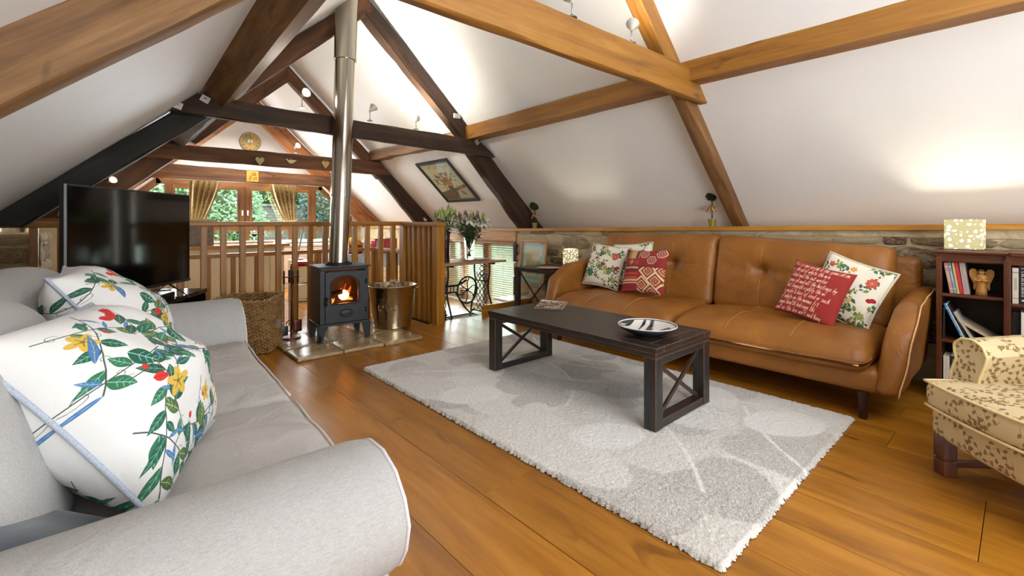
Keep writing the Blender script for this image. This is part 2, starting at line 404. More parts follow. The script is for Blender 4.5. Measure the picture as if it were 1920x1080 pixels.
def kilim(name):
    W = 480; cv = Cv(W, W, '#8f2b2a'); r = random.Random(4)
    y = 210
    for i in range(16):
        h = r.choice([12, 18, 26]); cv.rect(0, y, 210, y+h, r.choice(['#8f2230', '#a83a34', '#d8b890', '#5e1f28', '#b8503c', '#a08060', '#8f2b2a'])); y += h
    x = 0
    for i in range(8):
        ww = r.choice([20, 26, 40]); cv.rect(x, 0, x+ww, 110, r.choice(['#9c2a2a', '#c8a878', '#7a1f28', '#b0845c', '#8a6a4a'])); x += ww
    for k in range(3):
        for q, c in ((54, '#e0c8b0'), (46, '#8f2b2a'), (34, '#c88a78'), (22, '#7a1f28'), (10, '#d8c0a0')):
            x0, y0 = 250+k*90, 55+(k % 2)*70; cv.poly([(x0-q, y0), (x0-q*.5, y0-q*.8), (x0+q*.5, y0-q*.8), (x0+q, y0), (x0+q*.5, y0+q*.8), (x0-q*.5, y0+q*.8)], c)
    for k in range(3):
        x0 = 40+k*70; cv.poly([(x0-34, 150), (x0, 115), (x0+34, 150), (x0, 190)], ['#9c2a2a', '#b0845c', '#a83a34'][k])
    for cx_, cy_ in ((320, 250), (410, 350), (260, 400), (480, 240), (360, 470)):
        for q in range(92, 0, -15):
            c = '#ecd6be' if q > 86 else ['#7a1f22', '#c08a54', '#9c2e2a', '#d8b48c'][(q//15) % 4]
            for st in range(0, 40): 
                for sx, sy in ((1, 1), (1, -1), (-1, 1), (-1, -1)):
                    px, py = cx_+sx*q*(1-st/40), cy_+sy*q*st/40
                    if px > 214 and py > 205: cv.rect(px-5, py-5, px+(5 if st % 3 else 0), py+4, c)
    cv.rect(0, 198, W, 208, '#6a2a24'); return cv.image(name)
GL = {'a': [[(.8, .9), (.3, 1), (.05, .6), (.2, .1), (.6, .2), (.8, .8), (.8, .1), (1.05, 0)]], 's': [[(.9, .95), (.4, 1), (.3, .65), (.75, .4), (.6, .03), (.05, .1)]],
 't': [[(.5, 1.8), (.35, .2), (.6, 0), (.9, .15)], [(.05, 1.1), (.9, 1.15)]], 'h': [[(.1, 0), (.45, 1.9), (.6, 1.9), (.3, .5), (.6, .95), (.85, .8), (.8, .1), (1.05, 0)]],
 'e': [[(.1, .45), (.8, .7), (.6, 1), (.25, .9), (.1, .4), (.35, 0), (.95, .2)]], 'm': [[(0, .9), (.12, 0), (.3, .9), (.45, .8), (.45, 0), (.6, .9), (.8, .8), (.8, .1), (1, 0)]],
 'n': [[(.05, .9), (.15, 0), (.4, .9), (.7, .8), (.7, .1), (1, 0)]], 'i': [[(.35, .9), (.3, .1), (.6, 0)], [(.45, 1.3), (.5, 1.35)]], 'd': [[(.7, .9), (.2, .9), (.05, .3), (.4, 0), (.75, .5), (1, 1.9), (.8, .1), (1.05, 0)]],
 'o': [[(.5, 1), (.1, .7), (.2, .05), (.7, .1), (.8, .75), (.5, 1), (1, .9)]], 'u': [[(.1, .9), (.1, .2), (.4, 0), (.7, .9), (.75, .1), (1, 0)]], 'w': [[(.05, .9), (.2, 0), (.45, .8), (.6, 0), (.95, .95)]],
 'r': [[(.1, .9), (.2, 0)], [(.18, .5), (.4, 1), (.75, .9)]], 'k': [[(.1, 0), (.4, 1.9)], [(.8, .95), (.25, .5), (.85, 0)]], 'f': [[(.9, 1.7), (.6, 1.9), (.3, -.7), (.1, -.8)], [(.1, .9), (.8, 1)]],
 'l': [[(.1, .1), (.6, 1.7), (.45, 1.95), (.3, .2), (.6, 0)]], 'g': [[(.8, .9), (.3, 1), (.05, .5), (.3, .1), (.7, .4), (.8, .9), (.6, -.6), (.2, -.8), (0, -.5)]], 'y': [[(.1, .9), (.2, .2), (.7, .9)], [(.75, .9), (.4, -.7), (0, -.6)]],
 'c': [[(.85, .85), (.4, 1), (.1, .4), (.4, 0), (.9, .2)]], 'p': [[(.3, .95), (0, -.8)], [(.25, .7), (.6, 1), (.85, .6), (.5, 0), (.15, .2)]], 'b': [[(.4, 1.9), (.15, .1), (.5, 0), (.8, .5), (.5, .95), (.2, .6)]],
 '&': [[(.9, .6), (.5, 0), (.1, .3), (.6, 1.2), (.4, 1.6), (.2, 1.2), (.9, 0)]], '-': [[(.2, .5), (.8, .55)]], 'L': [[(.9, 1.7), (.5, 1.9), (.3, .2), (.05, .1), (.95, 0)]],
 'O': [[(.5, 1.7), (.1, 1.1), (.2, .1), (.7, .1), (.9, 1.1), (.5, 1.7)]], 'G': [[(.9, 1.4), (.5, 1.7), (.1, 1), (.3, .1), (.85, .2), (.85, .8), (.5, .8)]], 'S': [[(.9, 1.5), (.4, 1.7), (.15, 1.2), (.8, .6), (.6, 0), (.1, .2)]]}
def write(cv, text, x, y, h, col, wd, slant=.3, rise=0.0, sp=1.02):
    for ch in text:
        for st in GL.get(ch, []):
            cv.line([(x+(a*.62+b*slant*.6)*h, y-b*h-0*rise) for a, b in st], wd, col)
        x += h*.66*sp if ch != ' ' else h*.5; y += rise*h
def script_print(name):
    cv = Cv(640, 640, '#962a24')
    lines = ['tis is one aside & the spanish on', 'by shred of whyte the min', 'gilded and the out-worker', 'spanish and all the hastings by', 'that longeth rightly the wi', 'to packe & bees of seed or such', 'of whyte on the moone fit', 'comyn health bakinge thi', 'wool as the bee wort and hony']
    for i, t in enumerate(lines): write(cv, t, 14-(i % 3)*8, 62+i*69, 28, '#f0dcc4', 3.8, .35)
    return cv.image(name)
def armchair_print(name):
    W = 512; cv = Cv(W, W, '#d2bd92', True); r = random.Random(5)
    for i in range(16):
        x, y = (i % 4)*128+r.uniform(-20, 20), (i//4)*128+r.uniform(-20, 20); a = r.uniform(0, 6.3); k = r.choice([-.38, .38])
        for j in range(14):
            nx, ny = x+math.cos(a)*19, y+math.sin(a)*19; cv.line([(x, y), (nx, ny)], 2.4, '#86683c'); x, y = nx, ny; a += k*(1 if j < 8 else -.8)
            if j % 2: cv.leaf(x, y, 38, 10, a+(1.2 if j % 4 == 1 else -1.2), '#7a5e38', '#d2bd92')
    return cv.image(name)
def curtain_print(name):
    W = 256; cv = Cv(W, W, '#ad9668', True); r = random.Random(9)
    for i in range(26):
        x, y, a = r.uniform(0, W), r.uniform(0, W), r.uniform(0, 6); cv.leaf(x, y, 26, 6, a, r.choice(['#8a6a34', '#6e5426', '#d8c088']))
    return cv.image(name)
def picture_print(name):
    cv = Cv(360, 380, '#d8c8b4'); r = random.Random(3)
    cv.rect(0, 0, 360, 40, '#c8b8a8'); cv.poly([(0, 300), (360, 230), (360, 380), (0, 380)], '#54463c'); cv.poly([(190, 300), (360, 260), (360, 380), (190, 380)], '#c0a89a')
    for i in range(300):
        a, q = r.uniform(0, 6.3), abs(r.gauss(0, 78)); cv.ell(165+math.cos(a)*q, 160+math.sin(a)*q*.9, r.uniform(4, 15), r.uniform(3, 10), a, r.choice(['#c8492c', '#d86a40', '#8a2c24', '#d09a3c', '#3a4050', '#e0c8a0', '#70703a', '#c0503c']))
    cv.poly([(140, 235), (200, 235), (215, 300), (195, 345), (150, 345), (130, 300)], '#38424a'); cv.line([(150, 250), (150, 330)], 4, '#8a949a')
    for k in range(8): cv.ell(285+r.uniform(-22, 22), 315+r.uniform(-18, 18), 13, 13, 0, '#8a6a34'); 
    cv.line([(210, 262), (330, 250)], 4, '#e0d040'); return cv.image(name)
def sketch_print(name):
    cv = Cv(200, 320, '#c8c4bc'); cv.rect(22, 50, 178, 250, '#c8a070'); cv.rect(22, 50, 178, 120, '#d8b488'); r = random.Random(8)
    for i in range(26): x = r.uniform(26, 174); cv.line([(x, 250), (x+r.uniform(-14, 14), r.uniform(120, 200))], 2, '#4a4038')
    cv.rect(178, 90, 194, 250, '#7c98a8'); cv.rect(22, 265, 178, 300, '#b8ac98'); return cv.image(name)
def clock_print(name):
    cv = Cv(256, 256, '#b8a474'); cv.ell(128, 128, 122, 122, 0, '#b8a676'); cv.ell(90, 80, 60, 50, 0, '#8f8a5a', .6, 10); cv.ell(170, 90, 50, 40, 0, '#d09a3c', .7, 10); cv.ell(120, 190, 70, 34, 0, '#e0b860', .8, 8)
    num = {12: 'XII', 1: 'I', 2: 'II', 3: 'III', 4: 'IIII', 5: 'V', 6: 'VI', 7: 'VII', 8: 'VIII', 9: 'IX', 10: 'X', 11: 'XI'}
    for k, t in num.items():
        a = k*math.pi/6; cx_, cy_ = 128+98*math.sin(a), 128-98*math.cos(a); x = cx_-len(t)*4.5
        for ch in t:
            if ch == 'I': cv.line([(x+4, cy_-11), (x+4, cy_+11)], 2.6, '#3a3020')
            elif ch == 'V': cv.line([(x, cy_-11), (x+4, cy_+11), (x+9, cy_-11)], 2.4, '#3a3020')
            else: cv.line([(x, cy_-11), (x+9, cy_+11)], 2.4, '#3a3020'); cv.line([(x+9, cy_-11), (x, cy_+11)], 2.4, '#3a3020')
            x += 9
    cv.ell(128, 115, 34, 26, 0, '#ece6d8'); return cv.image(name)
def rug_print(name):
    W, H = 430, 680; cv = Cv(W, H, '#c4bdb4'); r = random.Random(12)
    P = ['#c8c3bc', '#a49c94', '#cfcac3', '#968e88', '#bdb6ad', '#d2cec8', '#aaa298']
    for i in range(75):
        x, y, q = r.uniform(0, W), r.uniform(0, H), r.uniform(28, 82); cv.ell(x, y, q, q*r.uniform(.55, .9), r.uniform(0, 3), P[i % 7], 1, 3)
    for (x, y, a) in ((60, 90, .7), (150, 380, -.4), (300, 200, 1.4), (350, 560, 2.6), (90, 620, -.6), (260, 480, .2), (400, 60, 2.2), (210, 60, 1.1)):
        k = r.uniform(-.12, .12)
        for j in range(16): nx, ny = x+math.cos(a)*15, y+math.sin(a)*15; cv.line([(x, y), (nx, ny)], 5, '#dedbd6'); x, y, a = nx, ny, a+k
    for (x, y, q) in ((330, 620, 56), (120, 480, 50), (70, 250, 52), (300, 90, 50), (380, 380, 46)): cv.ell(x, y, q, q*.7, .5, '#dedcd8', 1, 3)
    for (x, y) in ((210, 300), (235, 345), (190, 250)): cv.ell(x, y, 46, 22, .9, '#99928c', 1, 3)
    return cv.image(name)
def spine_print(name, base, ink, style, seed):
    cv = Cv(48, 320, base); r = random.Random(seed)
    if style == 'title':
        y = 20
        while y < 260:
            hgt = r.uniform(14, 22); cv.rect(14, y, 34, y+3, ink); cv.rect(14, y, 17, y+hgt*.6, ink)
            if r.random() < .5: cv.rect(14, y+hgt*.5, 34, y+hgt*.5+3, ink)
            y += hgt
            if r.random() < .15: y += 14
        cv.rect(16, 285, 32, 298, ink)
    elif style == 'script':
        for y in range(20, 300, 11): cv.line([(24+r.uniform(-9, 9), y), (24+r.uniform(-9, 9), y+9)], 2, ink)
    else: cv.rect(0, 36, 48, 44, ink); cv.rect(12, 90, 36, 200, ink, .5); cv.rect(0, 270, 48, 276, ink)
    return cv.image(name)
def magazine_print(name):
    cv = Cv(200, 260, '#6a5648'); r = random.Random(2)
    for i in range(120): cv.ell(r.uniform(0, 200), r.uniform(0, 260), r.uniform(4, 20), r.uniform(4, 12), r.uniform(0, 3), r.choice(['#a89888', '#4a3a30', '#d8ccc0', '#8a5a38', '#c8784a', '#e8e2da']))
    cv.rect(0, 0, 200, 22, '#d8d2ca'); write(cv, 'the land', 14, 246, 22, '#f4f0ea', 3); return cv.image(name)

# ------------------------------------------------------------ materials
PLASTER = plain('plaster', '#eeefee', .55, .015, 3, .05, spec=.35)
OAKF = wood('oak_floor', '#74450e', '#a2691c', '#b8802e', .3, .9, 7, .10, True, .16, spec=.45)
OAKR = wood('oak_rail', '#7e500c', '#a26c1e', '#ba8432', .42, 1.2, 20, .12, False, .12)
OAKT = wood('oak_truss', '#704714', '#9a6722', '#b07e34', .55, .8, 9, .35, True, .1)
OAKG = wood('weathered_oak', '#4a3018', '#7a5630', '#9a7446', .65, .9, 10, .5, True, .1)
DARK = wood('dark_truss', '#1c1008', '#36220f', '#553820', .75, .9, 10, .6, True, .1)
BLACKB = wood('shaded_rafter_black_frame', '#0e0d0a', '#1c1912', '#2c261a', .75, .9, 10, .6, False, .1)  # black frame wood; on the left rafter, shadow put into the colour
BROWN = wood('brown_truss', '#2e190b', '#573418', '#7a5028', .7, .9, 10, .4, True, .1)
ORANGE = wood('orange_truss', '#5c3312', '#8a5424', '#a86c34', .6, .9, 10, .3, True, .1)
JOIN = wood('window_oak', '#583618', '#80542c', '#966c3e', .45, 1.2, 16, .15, False, .08)
SLAT = wood('blind_slat', '#7e5630', '#a87a4c', '#c09870', .5, 2, 10, .05, False, .08)
LEDGE = wood('ledge_oak', '#8a5a18', '#b57c28', '#cd9440', .4, 1, 14, .15, False, .08)
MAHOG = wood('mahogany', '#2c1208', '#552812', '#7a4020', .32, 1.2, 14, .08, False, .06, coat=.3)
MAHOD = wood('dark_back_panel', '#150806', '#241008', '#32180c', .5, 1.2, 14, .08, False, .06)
DKLEG = plain('dark_leg_wood', '#2a120b', .3, .25, 30)
BLKTABLE = None
def black_paint():
    m, nt, b = newmat('distressed_black_paint')
    v = tex(nt, 'UV', (2, 20, 1), True); f = nz(nt, v, 3, 6, .6)
    g = nt.nodes.new('ShaderNodeNewGeometry'); bv_ = nt.nodes.new('ShaderNodeBevel'); bv_.inputs['Radius'].default_value = .0045; bv_.samples = 4
    dp_ = nt.nodes.new('ShaderNodeVectorMath'); dp_.operation = 'DOT_PRODUCT'; nt.links.new(g.outputs['Normal'], dp_.inputs[0]); nt.links.new(bv_.outputs[0], dp_.inputs[1])
    base = ramp(nt, f, [(.3, srgb('#1b1a19')), (.6, srgb('#2c2a28')), (.8, srgb('#3a3632'))])
    n2 = nz(nt, tex(nt, 'Object'), 30, 4)
    msk = ramp(nt, dp_.outputs['Value'], [(.90, (1, 1, 1, 1)), (.99, (0, 0, 0, 1))]); m2 = mix(nt, msk, ramp(nt, n2, [(.30, (0, 0, 0, 1)), (.48, (1, 1, 1, 1))]), 1, 'MULTIPLY')
    nt.links.new(mix(nt, base, srgb('#a8602c'), m2), b.inputs['Base Color']); setp(b, rough=.38); bump(nt, b, f, .15, .004); return m
BLK = black_paint()
IRON = plain('cast_iron', '#1a1a1b', .5, .2, 40, .1, metal=.3)
STOVE = plain('stove_iron', '#2b2e31', .48, .12, 60, .12, metal=.25)
STOVED = plain('stove_dark', '#101112', .6, .2, 60)
STEEL, nt, b = newmat('polished_steel'); b.inputs['Base Color'].default_value = srgb('#b9b2a4'); setp(b, metal=1, rough=.16); bump(nt, b, nz(nt, tex(nt, 'Object', (1, 1, .05)), 6, 2), .12, .01)
CHROME, nt, b = newmat('chrome'); b.inputs['Base Color'].default_value = srgb('#c9c6c2'); setp(b, metal=1, rough=.12)
BRASSY, nt, b = newmat('bucket_steel'); b.inputs['Base Color'].default_value = srgb('#b8a888'); setp(b, metal=1, rough=.2)
bv = nt.nodes.new('ShaderNodeTexVoronoi'); bv.inputs['Scale'].default_value = 38; nt.links.new(tex(nt, 'Object'), bv.inputs[0]); bump(nt, b, bv.outputs[0], .12, .006)
COPPER = plain('dark_copper', '#5a3024', .35, .2, 30, 0, metal=.8)
GLOSSB, nt, b = newmat('gloss_black'); b.inputs['Base Color'].default_value = (.004, .004, .004, 1); setp(b, rough=.08)
SCREEN, nt, b = newmat('tv_screen'); b.inputs['Base Color'].default_value = (.002, .002, .002, 1); setp(b, rough=.09, spec=.5)
BLACKP = plain('black_plastic', '#141415', .35, .1)
GREYP = plain('grey_plastic', '#9a9ca0', .4, .05)
WHITE = plain('white_paint', '#e6e2da', .4, .02)
CREAM = plain('cream_paint', '#e6d7b2', .45, .03)
LINEN = fabric('linen_weave', '#8a8987', '#c0bebb')
LINEN2 = fabric('linen_seat', '#9c9894', '#c4bfb9', wrinkle=2.0)
PIPE = plain('linen_piping', '#c9c9cc', .9, .08, 200)
PIPEC = plain('cream_cord', '#cfc6b0', .9, .1, 200)
PIPEB = plain('blue_cord', '#a4adbb', .9, .2, 260)
SLATE = plain('slate_satin', '#3a4450', .35, .3, 10, .2, sheen=.4)
LEATHER, nt, b = newmat('tan_leather')
f1 = nz(nt, tex(nt, 'Object'), 3.2, 4, .55, .6); f2 = nz(nt, tex(nt, 'Object'), 170, 3)
nt.links.new(ramp(nt, f1, [(.3, srgb('#80501c')), (.55, srgb('#925c22')), (.75, srgb('#a0682a'))]), b.inputs['Base Color']); setp(b, rough=.42, spec=.4)
mm = nt.nodes.new('ShaderNodeMath'); mm.operation = 'MULTIPLY_ADD'; mm.inputs[1].default_value = 14; nt.links.new(nz(nt, tex(nt, 'Object'), 6, 3, .5, 1.2), mm.inputs[0]); nt.links.new(f2, mm.inputs[2]); bump(nt, b, mm.outputs[0], .3, .0025)
STITCH = plain('stitch', '#a8743c', .7)
STITCHL = plain('pale_stitch', '#d8a878', .7)
MORTAR, nt, b = newmat('lime_mortar'); f = nz(nt, tex(nt, 'Object'), 9, 8, .65, .5)
nt.links.new(ramp(nt, f, [(.3, srgb('#a08c6a')), (.6, srgb('#c9b794'))]), b.inputs['Base Color']); setp(b, rough=.9); bump(nt, b, f, .8, .02)
STONE, nt, b = newmat('rubble_stone'); oi = nt.nodes.new('ShaderNodeObjectInfo'); f = nz(nt, tex(nt, 'Object', (1, 1, 1), True), 6, 8, .65, .8)
c = ramp(nt, oi.outputs['Random'], [(0, srgb('#c0ac86')), (.3, srgb('#b8a47e')), (.55, srgb('#cbba98')), (.72, srgb('#9c8662')), (.84, srgb('#7c6850')), (.92, srgb('#5e3828')), (1, srgb('#5a544a'))])
c = mix(nt, c, srgb('#cab896'), ramp(nt, f, [(.44, (0, 0, 0, 1)), (.66, (.85, .85, .85, 1))])); c = mix(nt, c, (.42, .35, .28, 1), ramp(nt, nz(nt, tex(nt, 'Object', (1, 1, 1), True), 9, 6, .7, 1), [(.5, (0, 0, 0, 1)), (.75, (.7, .7, .7, 1))]), 'MULTIPLY')
nt.links.new(c, b.inputs['Base Color']); setp(b, rough=.85); bump(nt, b, f, .9, .02)
TILE, nt, b = newmat('hearth_limestone'); f = nz(nt, tex(nt, 'Object', (1, 1, 1), True), 11, 7, .6, .4)
nt.links.new(ramp(nt, f, [(.3, srgb('#8a6c48')), (.5, srgb('#a58a64')), (.7, srgb('#b7a180'))]), b.inputs['Base Color']); setp(b, rough=.2, spec=.6); bump(nt, b, f, .35, .008)
GLASSP = glass('window_glass', '#f4fbf8', thin=True)
GLASSV, nt, b = newmat('vase_glass'); b.inputs['Base Color'].default_value = srgb('#e8f4f0'); setp(b, trans=1, rough=.02, ior=1.3)
LEAFM = plain('leaf_green', '#48682e', .5, .35, 30)
LEAFL = plain('bud_green', '#98a85a', .5, .25, 30)
PETAL = plain('lily_white', '#ece8dc', .5, .06)
BUDR = plain('dusky_bud', '#7a5a50', .6, .25, 30)
TOPI = plain('topiary_green', '#2c3c18', .8, .5, 90)
RAFF = plain('raffia', '#c8a468', .8, .2, 60)
POTG = plain('gold_green_pot', '#8f8538', .4, .15, 20, metal=.3)
RED = plain('red_enamel', '#a8141c', .25, .08); YEL = plain('yellow_cloth', '#d8a020', .7, .15)
PAPER = plain('paper', '#d8cfbc', .8, .08, 60)
WICK = plain('wicker', '#94703f', .6, .45, 26)
WICKD = plain('wicker_dark', '#553a20', .7, .3, 26)

# ------------------------------------------------------------ structure
def LZ(y): return 1.085-.018*y           # the ledge line falls a little along the barn
bm = NB(); box(bm, -.7, 4.3, -2.3, 4.26, -.14, -.022); box(bm, -.7, 2.72, 4.26, 4.92, -.14, -.022); FLOOR = struct(obj('floor', bm, plain('sub_floor', '#2a1a0c', .9)))
seams = [-.62, -.35, -.1, .1, .35, .6, .86, 1.145, 1.43, 1.62, 1.86, 2.11, 2.34, 2.6, 2.86, 3.1, 3.36, 3.6, 3.85, 4.05, 4.26]
joints = {9: [.9], 10: [2.4], 11: [.1, 2.3], 12: [.1], 7: [1.45], 6: [.6, 3.1], 8: [3.4], 13: [1.7], 14: [.45], 15: [2.9]}
for i, (a, b_) in enumerate(zip(seams, seams[1:])):
    yend = 4.92 if b_ < 2.75 else 4.26
    ys = sorted([-2.2]+joints.get(i, [rnd.uniform(.3, 3.2)])+[rnd.uniform(-1.2, -.5), yend])
    for y0, y1 in zip(ys, ys[1:]):
        bm = NB(); box(bm, a+.0012, b_-.0012, y0+.001, y1-.001, -.022, rnd.uniform(-.0006, .0004), .0016); obj('plank', bm, OAKF, FLOOR, grain=(0, 1, 0))
bm = NB(); box(bm, 2.72, 4.25, 4.235, 4.27, -.15, .0); box(bm, 2.70, 2.73, 4.27, 4.92, -.15, .0); obj('nosing', bm, OAKR, FLOOR, grain=(1, 0, 0))
bm = NB(); box(bm, -.8, 4.7, 4.2, 9.9, -.25, -.15); KF = struct(obj('floor', bm, plain('mortar_bed', '#6a5a44', .9)))
for i in range(11):
    for j in range(11):
        bm = NB(); box(bm, -.6+i*.46, -.148+i*.46, 4.95+j*.46, 5.402+j*.46, -.151, -.142, .003); obj('tile', bm, OAKF, KF, grain=(0, 1, 0))
bm = NB(); box(bm, 2.74, 4.2, 4.28, 4.94, -.15, -.135); obj('pale_floor', bm, plain('pale_floor_finish', '#d5d0c6', .9), KF)  # thin pale sheet over the lower floor by the window

# walls
def rubble(parent, X, face, y0, y1, z0, ztop, seed, hole=None, front=False):
    r = random.Random(seed); protos = []
    for k in range(8):
        bm = NB(); n = 3; fr = [[None]*(n+1) for _ in range(n+1)]
        for i in range(n+1):
            for j in range(n+1):
                u, v = i/n-.5, j/n-.5; e = 1 if i in (0, n) or j in (0, n) else 0; cn = (i in (0, n)) and (j in (0, n))
                fr[i][j] = bm.verts.new((-(.35 if e else 1)*r.uniform(.7, 1), u*(1-.16*cn)+r.uniform(-.05, .05), v*(1-.2*cn)+r.uniform(-.06, .06)))
        bk = [[None]*(n+1) for _ in range(n+1)]
        for i in range(n+1):
            for j in range(n+1):
                if i in (0, n) or j in (0, n): c_ = fr[i][j].co; bk[i][j] = bm.verts.new((1.2, c_.y, c_.z))
        for i in range(n):
            for j in range(n): bm.faces.new((fr[i][j], fr[i][j+1], fr[i+1][j+1], fr[i+1][j]))
        ringi = [(i, 0) for i in range(n)]+[(n, j) for j in range(n)]+[(i, n) for i in range(n, 0, -1)]+[(0, j) for j in range(n, 0, -1)]
        for a, b_ in zip(ringi, ringi[1:]+ringi[:1]): bm.faces.new((fr[a[0]][a[1]], fr[b_[0]][b_[1]], bk[b_[0]][b_[1]], bk[a[0]][a[1]]))
        bmesh.ops.recalc_face_normals(bm, faces=bm.faces[:])
        me = bpy.data.meshes.new('stone'); bm.to_mesh(me); bm.free(); me.materials.append(STONE); me.polygons.foreach_set('use_smooth', [True]*len(me.polygons)); protos.append(me)
    z = z0; cnt = 0
    while z < ztop-.03:
        h = min(r.uniform(.075, .165), ztop-z); y = y0+r.uniform(-.1, 0)
        if ztop-z-h < .05: h = ztop-z
        while y < y1-.02:
            L = min(r.uniform(.14, .46), y1-y); 
            if not (hole and y < hole[1] and y+L > hole[0] and z < hole[3]) and L > .04:
                o = bpy.data.objects.new('stone', protos[r.randrange(8)]); C.objects.link(o); o.parent = parent
                o.location = (X, y+L/2, z+h/2) if not front else (y+L/2, X, z+h/2); o.rotation_euler.z = R(90) if front else 0; o.scale = (.022*face, L-.014, h-.012); o.rotation_euler.x = r.uniform(-.03, .03); cnt += 1
            y += L
        z += h
WR = struct(obj('wall_right', None, None, me=(lambda bm: (box(bm, 4.21, 4.6, -2.3, 4.62, -.3, 1.0), box(bm, 4.21, 4.6, 6.62, 9.9, -.3, 1.0), box(bm, 4.21, 4.6, 4.62, 6.62, .96, 1.0), box(bm, 4.21, 4.6, 4.62, 6.62, -.3, -.2),
    (lambda m: (bm.to_mesh(m), m.materials.append(MORTAR), bm.free(), m)[-1])(bpy.data.meshes.new('wall_right')))[-1])(NB())))
rubble(WR, 4.21, 1, -1.0, 4.62, 0.0, 1.0, 3)
bm = NB(); box(bm, 4.19, 4.5, 4.6, 6.66, .82, .985, .01); LT = struct(obj('trim_2', bm, LEDGE, grain=(0, 1, 0)))
def quoin(z0, z1, dx, m):
    bm = NB(); rbox(bm, 4.185-dx*.3, 4.33, 4.585, 4.65, z0, z1, .01, 2, .1, lambda p, d, h: p+Vector((noise.noise(p*14)*.012, noise.noise(p*14+Vector((5, 0, 0)))*.012, 0))); obj('stone', bm, m, WR, smooth=True)
QD = plain('dark_slate_stone', '#3c342e', .8, .3, 9, .6)
quoin(.55, .80, .01, QD); quoin(.36, .54, .0, STONE); quoin(.08, .35, .02, QD); quoin(-.14, .07, .0, STONE)
WL = struct(obj('wall_left', None, None, me=(lambda bm: (box(bm, -.95, -.6, -2.3, 9.9, -.3, 1.06), box(bm, -.6, -.36, 5.2, 6.1, -.3, 1.0), (lambda m: (bm.to_mesh(m), m.materials.append(MORTAR), bm.free(), m)[-1])(bpy.data.meshes.new('wall_left')))[-1])(NB())))
rubble(WL, -.6, -1, 1.6, 5.2, .2, 1.03, 8); rubble(WL, -.36, -1, 5.2, 6.1, .1, 1.0, 9); rubble(WL, 5.2, 1, -.6, -.36, .1, 1.0, 10, None, True); rubble(WL, -.6, -1, -.4, 1.6, .6, 1.03, 14)
# ledges
bm = NB(); LS = lambda y, q: [(4.17, y, LZ(q)-.035), (4.62, y, LZ(q)-.035), (4.62, y, LZ(q)), (4.17, y, LZ(q))]
loft(bm, LS(-2.3, -2.3), LS(4.6, 4.6), 12); loft(bm, LS(4.601, 4.6), LS(9.8, 4.6), 4)
struct(obj('trim_1', bm, LEDGE, grain=(0, 1, 0)))
bm = NB(); box(bm, 4.2, 4.6, -2.3, 4.6, .99, 1.0); loft(bm, [(4.205, -2.3, .99), (4.6, -2.3, .99), (4.6, -2.3, LZ(-2.3)-.036), (4.205, -2.3, LZ(-2.3)-.036)], [(4.205, 4.6, .99), (4.6, 4.6, .99), (4.6, 4.6, LZ(4.6)-.036), (4.205, 4.6, LZ(4.6)-.036)], 8); obj('mortar_top', bm, MORTAR, WR)
bm = NB(); box(bm, -.95, -.56, -2.3, 5.15, 1.015, 1.05, .006); struct(obj('trim_3', bm, LEDGE, grain=(0, 1, 0)))
# ceiling: two plaster slopes meeting at the ridge
def zr(x): return 1.0+.95*(4.6-x)
rows = [(-2.3, 1.76), (1.72, 1.76), (4.42, 1.61), (9.9, 1.61)]
def ceil_pt(y, off, x): return (x, y, off+.9*x)
bm = NB(); n = 0
for (ya, oa), (yb, ob) in zip(rows, rows[1:]):
    xa, xb = (5.37-oa)/1.85, (5.37-ob)/1.85
    L = [(-1.0, ya, oa-.9), (xa, ya, oa+.9*xa), (xb, yb, ob+.9*xb), (-1.0, yb, ob-.9)]
    Rr = [(xa, ya, zr(xa)), (4.7, ya, zr(4.7)), (4.7, yb, zr(4.7)), (xb, yb, zr(xb))]
    quads(bm, L, [(0, 1, 2, 3)]); quads(bm, Rr, [(0, 1, 2, 3)])
bmesh.ops.remove_doubles(bm, verts=bm.verts[:], dist=.001); bmesh.ops.recalc_face_normals(bm, faces=bm.faces[:])
t_ = bmesh.ops.extrude_face_region(bm, geom=bm.faces[:]); 
for v in [e for e in t_['geom'] if isinstance(e, bmesh.types.BMVert)]: v.co.z += .12
bmesh.ops.recalc_face_normals(bm, faces=bm.faces[:]); struct(obj('ceiling', bm, PLASTER))
f_xz = lambda y: (lambda a, b_, d: (a, d, b_))
bm = NB(); F = f_xz(0)
prism(bm, [(-1, -.3), (4.7, -.3), (4.7, .70), (-1, .70)], F, 9.8, 10.1)
prism(bm, [(-1, .70), (.05, .70), (.05, 1.24), (-1, 1.24)], F, 9.8, 10.1); prism(bm, [(4.05, .70), (4.7, .70), (4.7, 1.24), (4.05, 1.24)], F, 9.8, 10.1)
prism(bm, [(-1, 1.24), (.05, 1.24), (.7, 1.84), (.7, 2.4)], F, 9.8, 10.1); prism(bm, [(4.05, 1.24), (4.7, 1.24), (3.4, 2.4), (3.4, 1.86)], F, 9.8, 10.1)
prism(bm, [(.7, 1.84), (3.4, 1.86), (3.4, 2.4), (2.0, 3.6), (.7, 2.4)], F, 9.8, 10.1); struct(obj('wall_gable', bm, PLASTER))
bm = NB(); prism(bm, [(-1, -.3), (4.7, -.3), (4.7, 1.1), (2.0, 3.7), (-1, 1.1)], F, -2.4, -2.3); struct(obj('wall_back', bm, PLASTER))

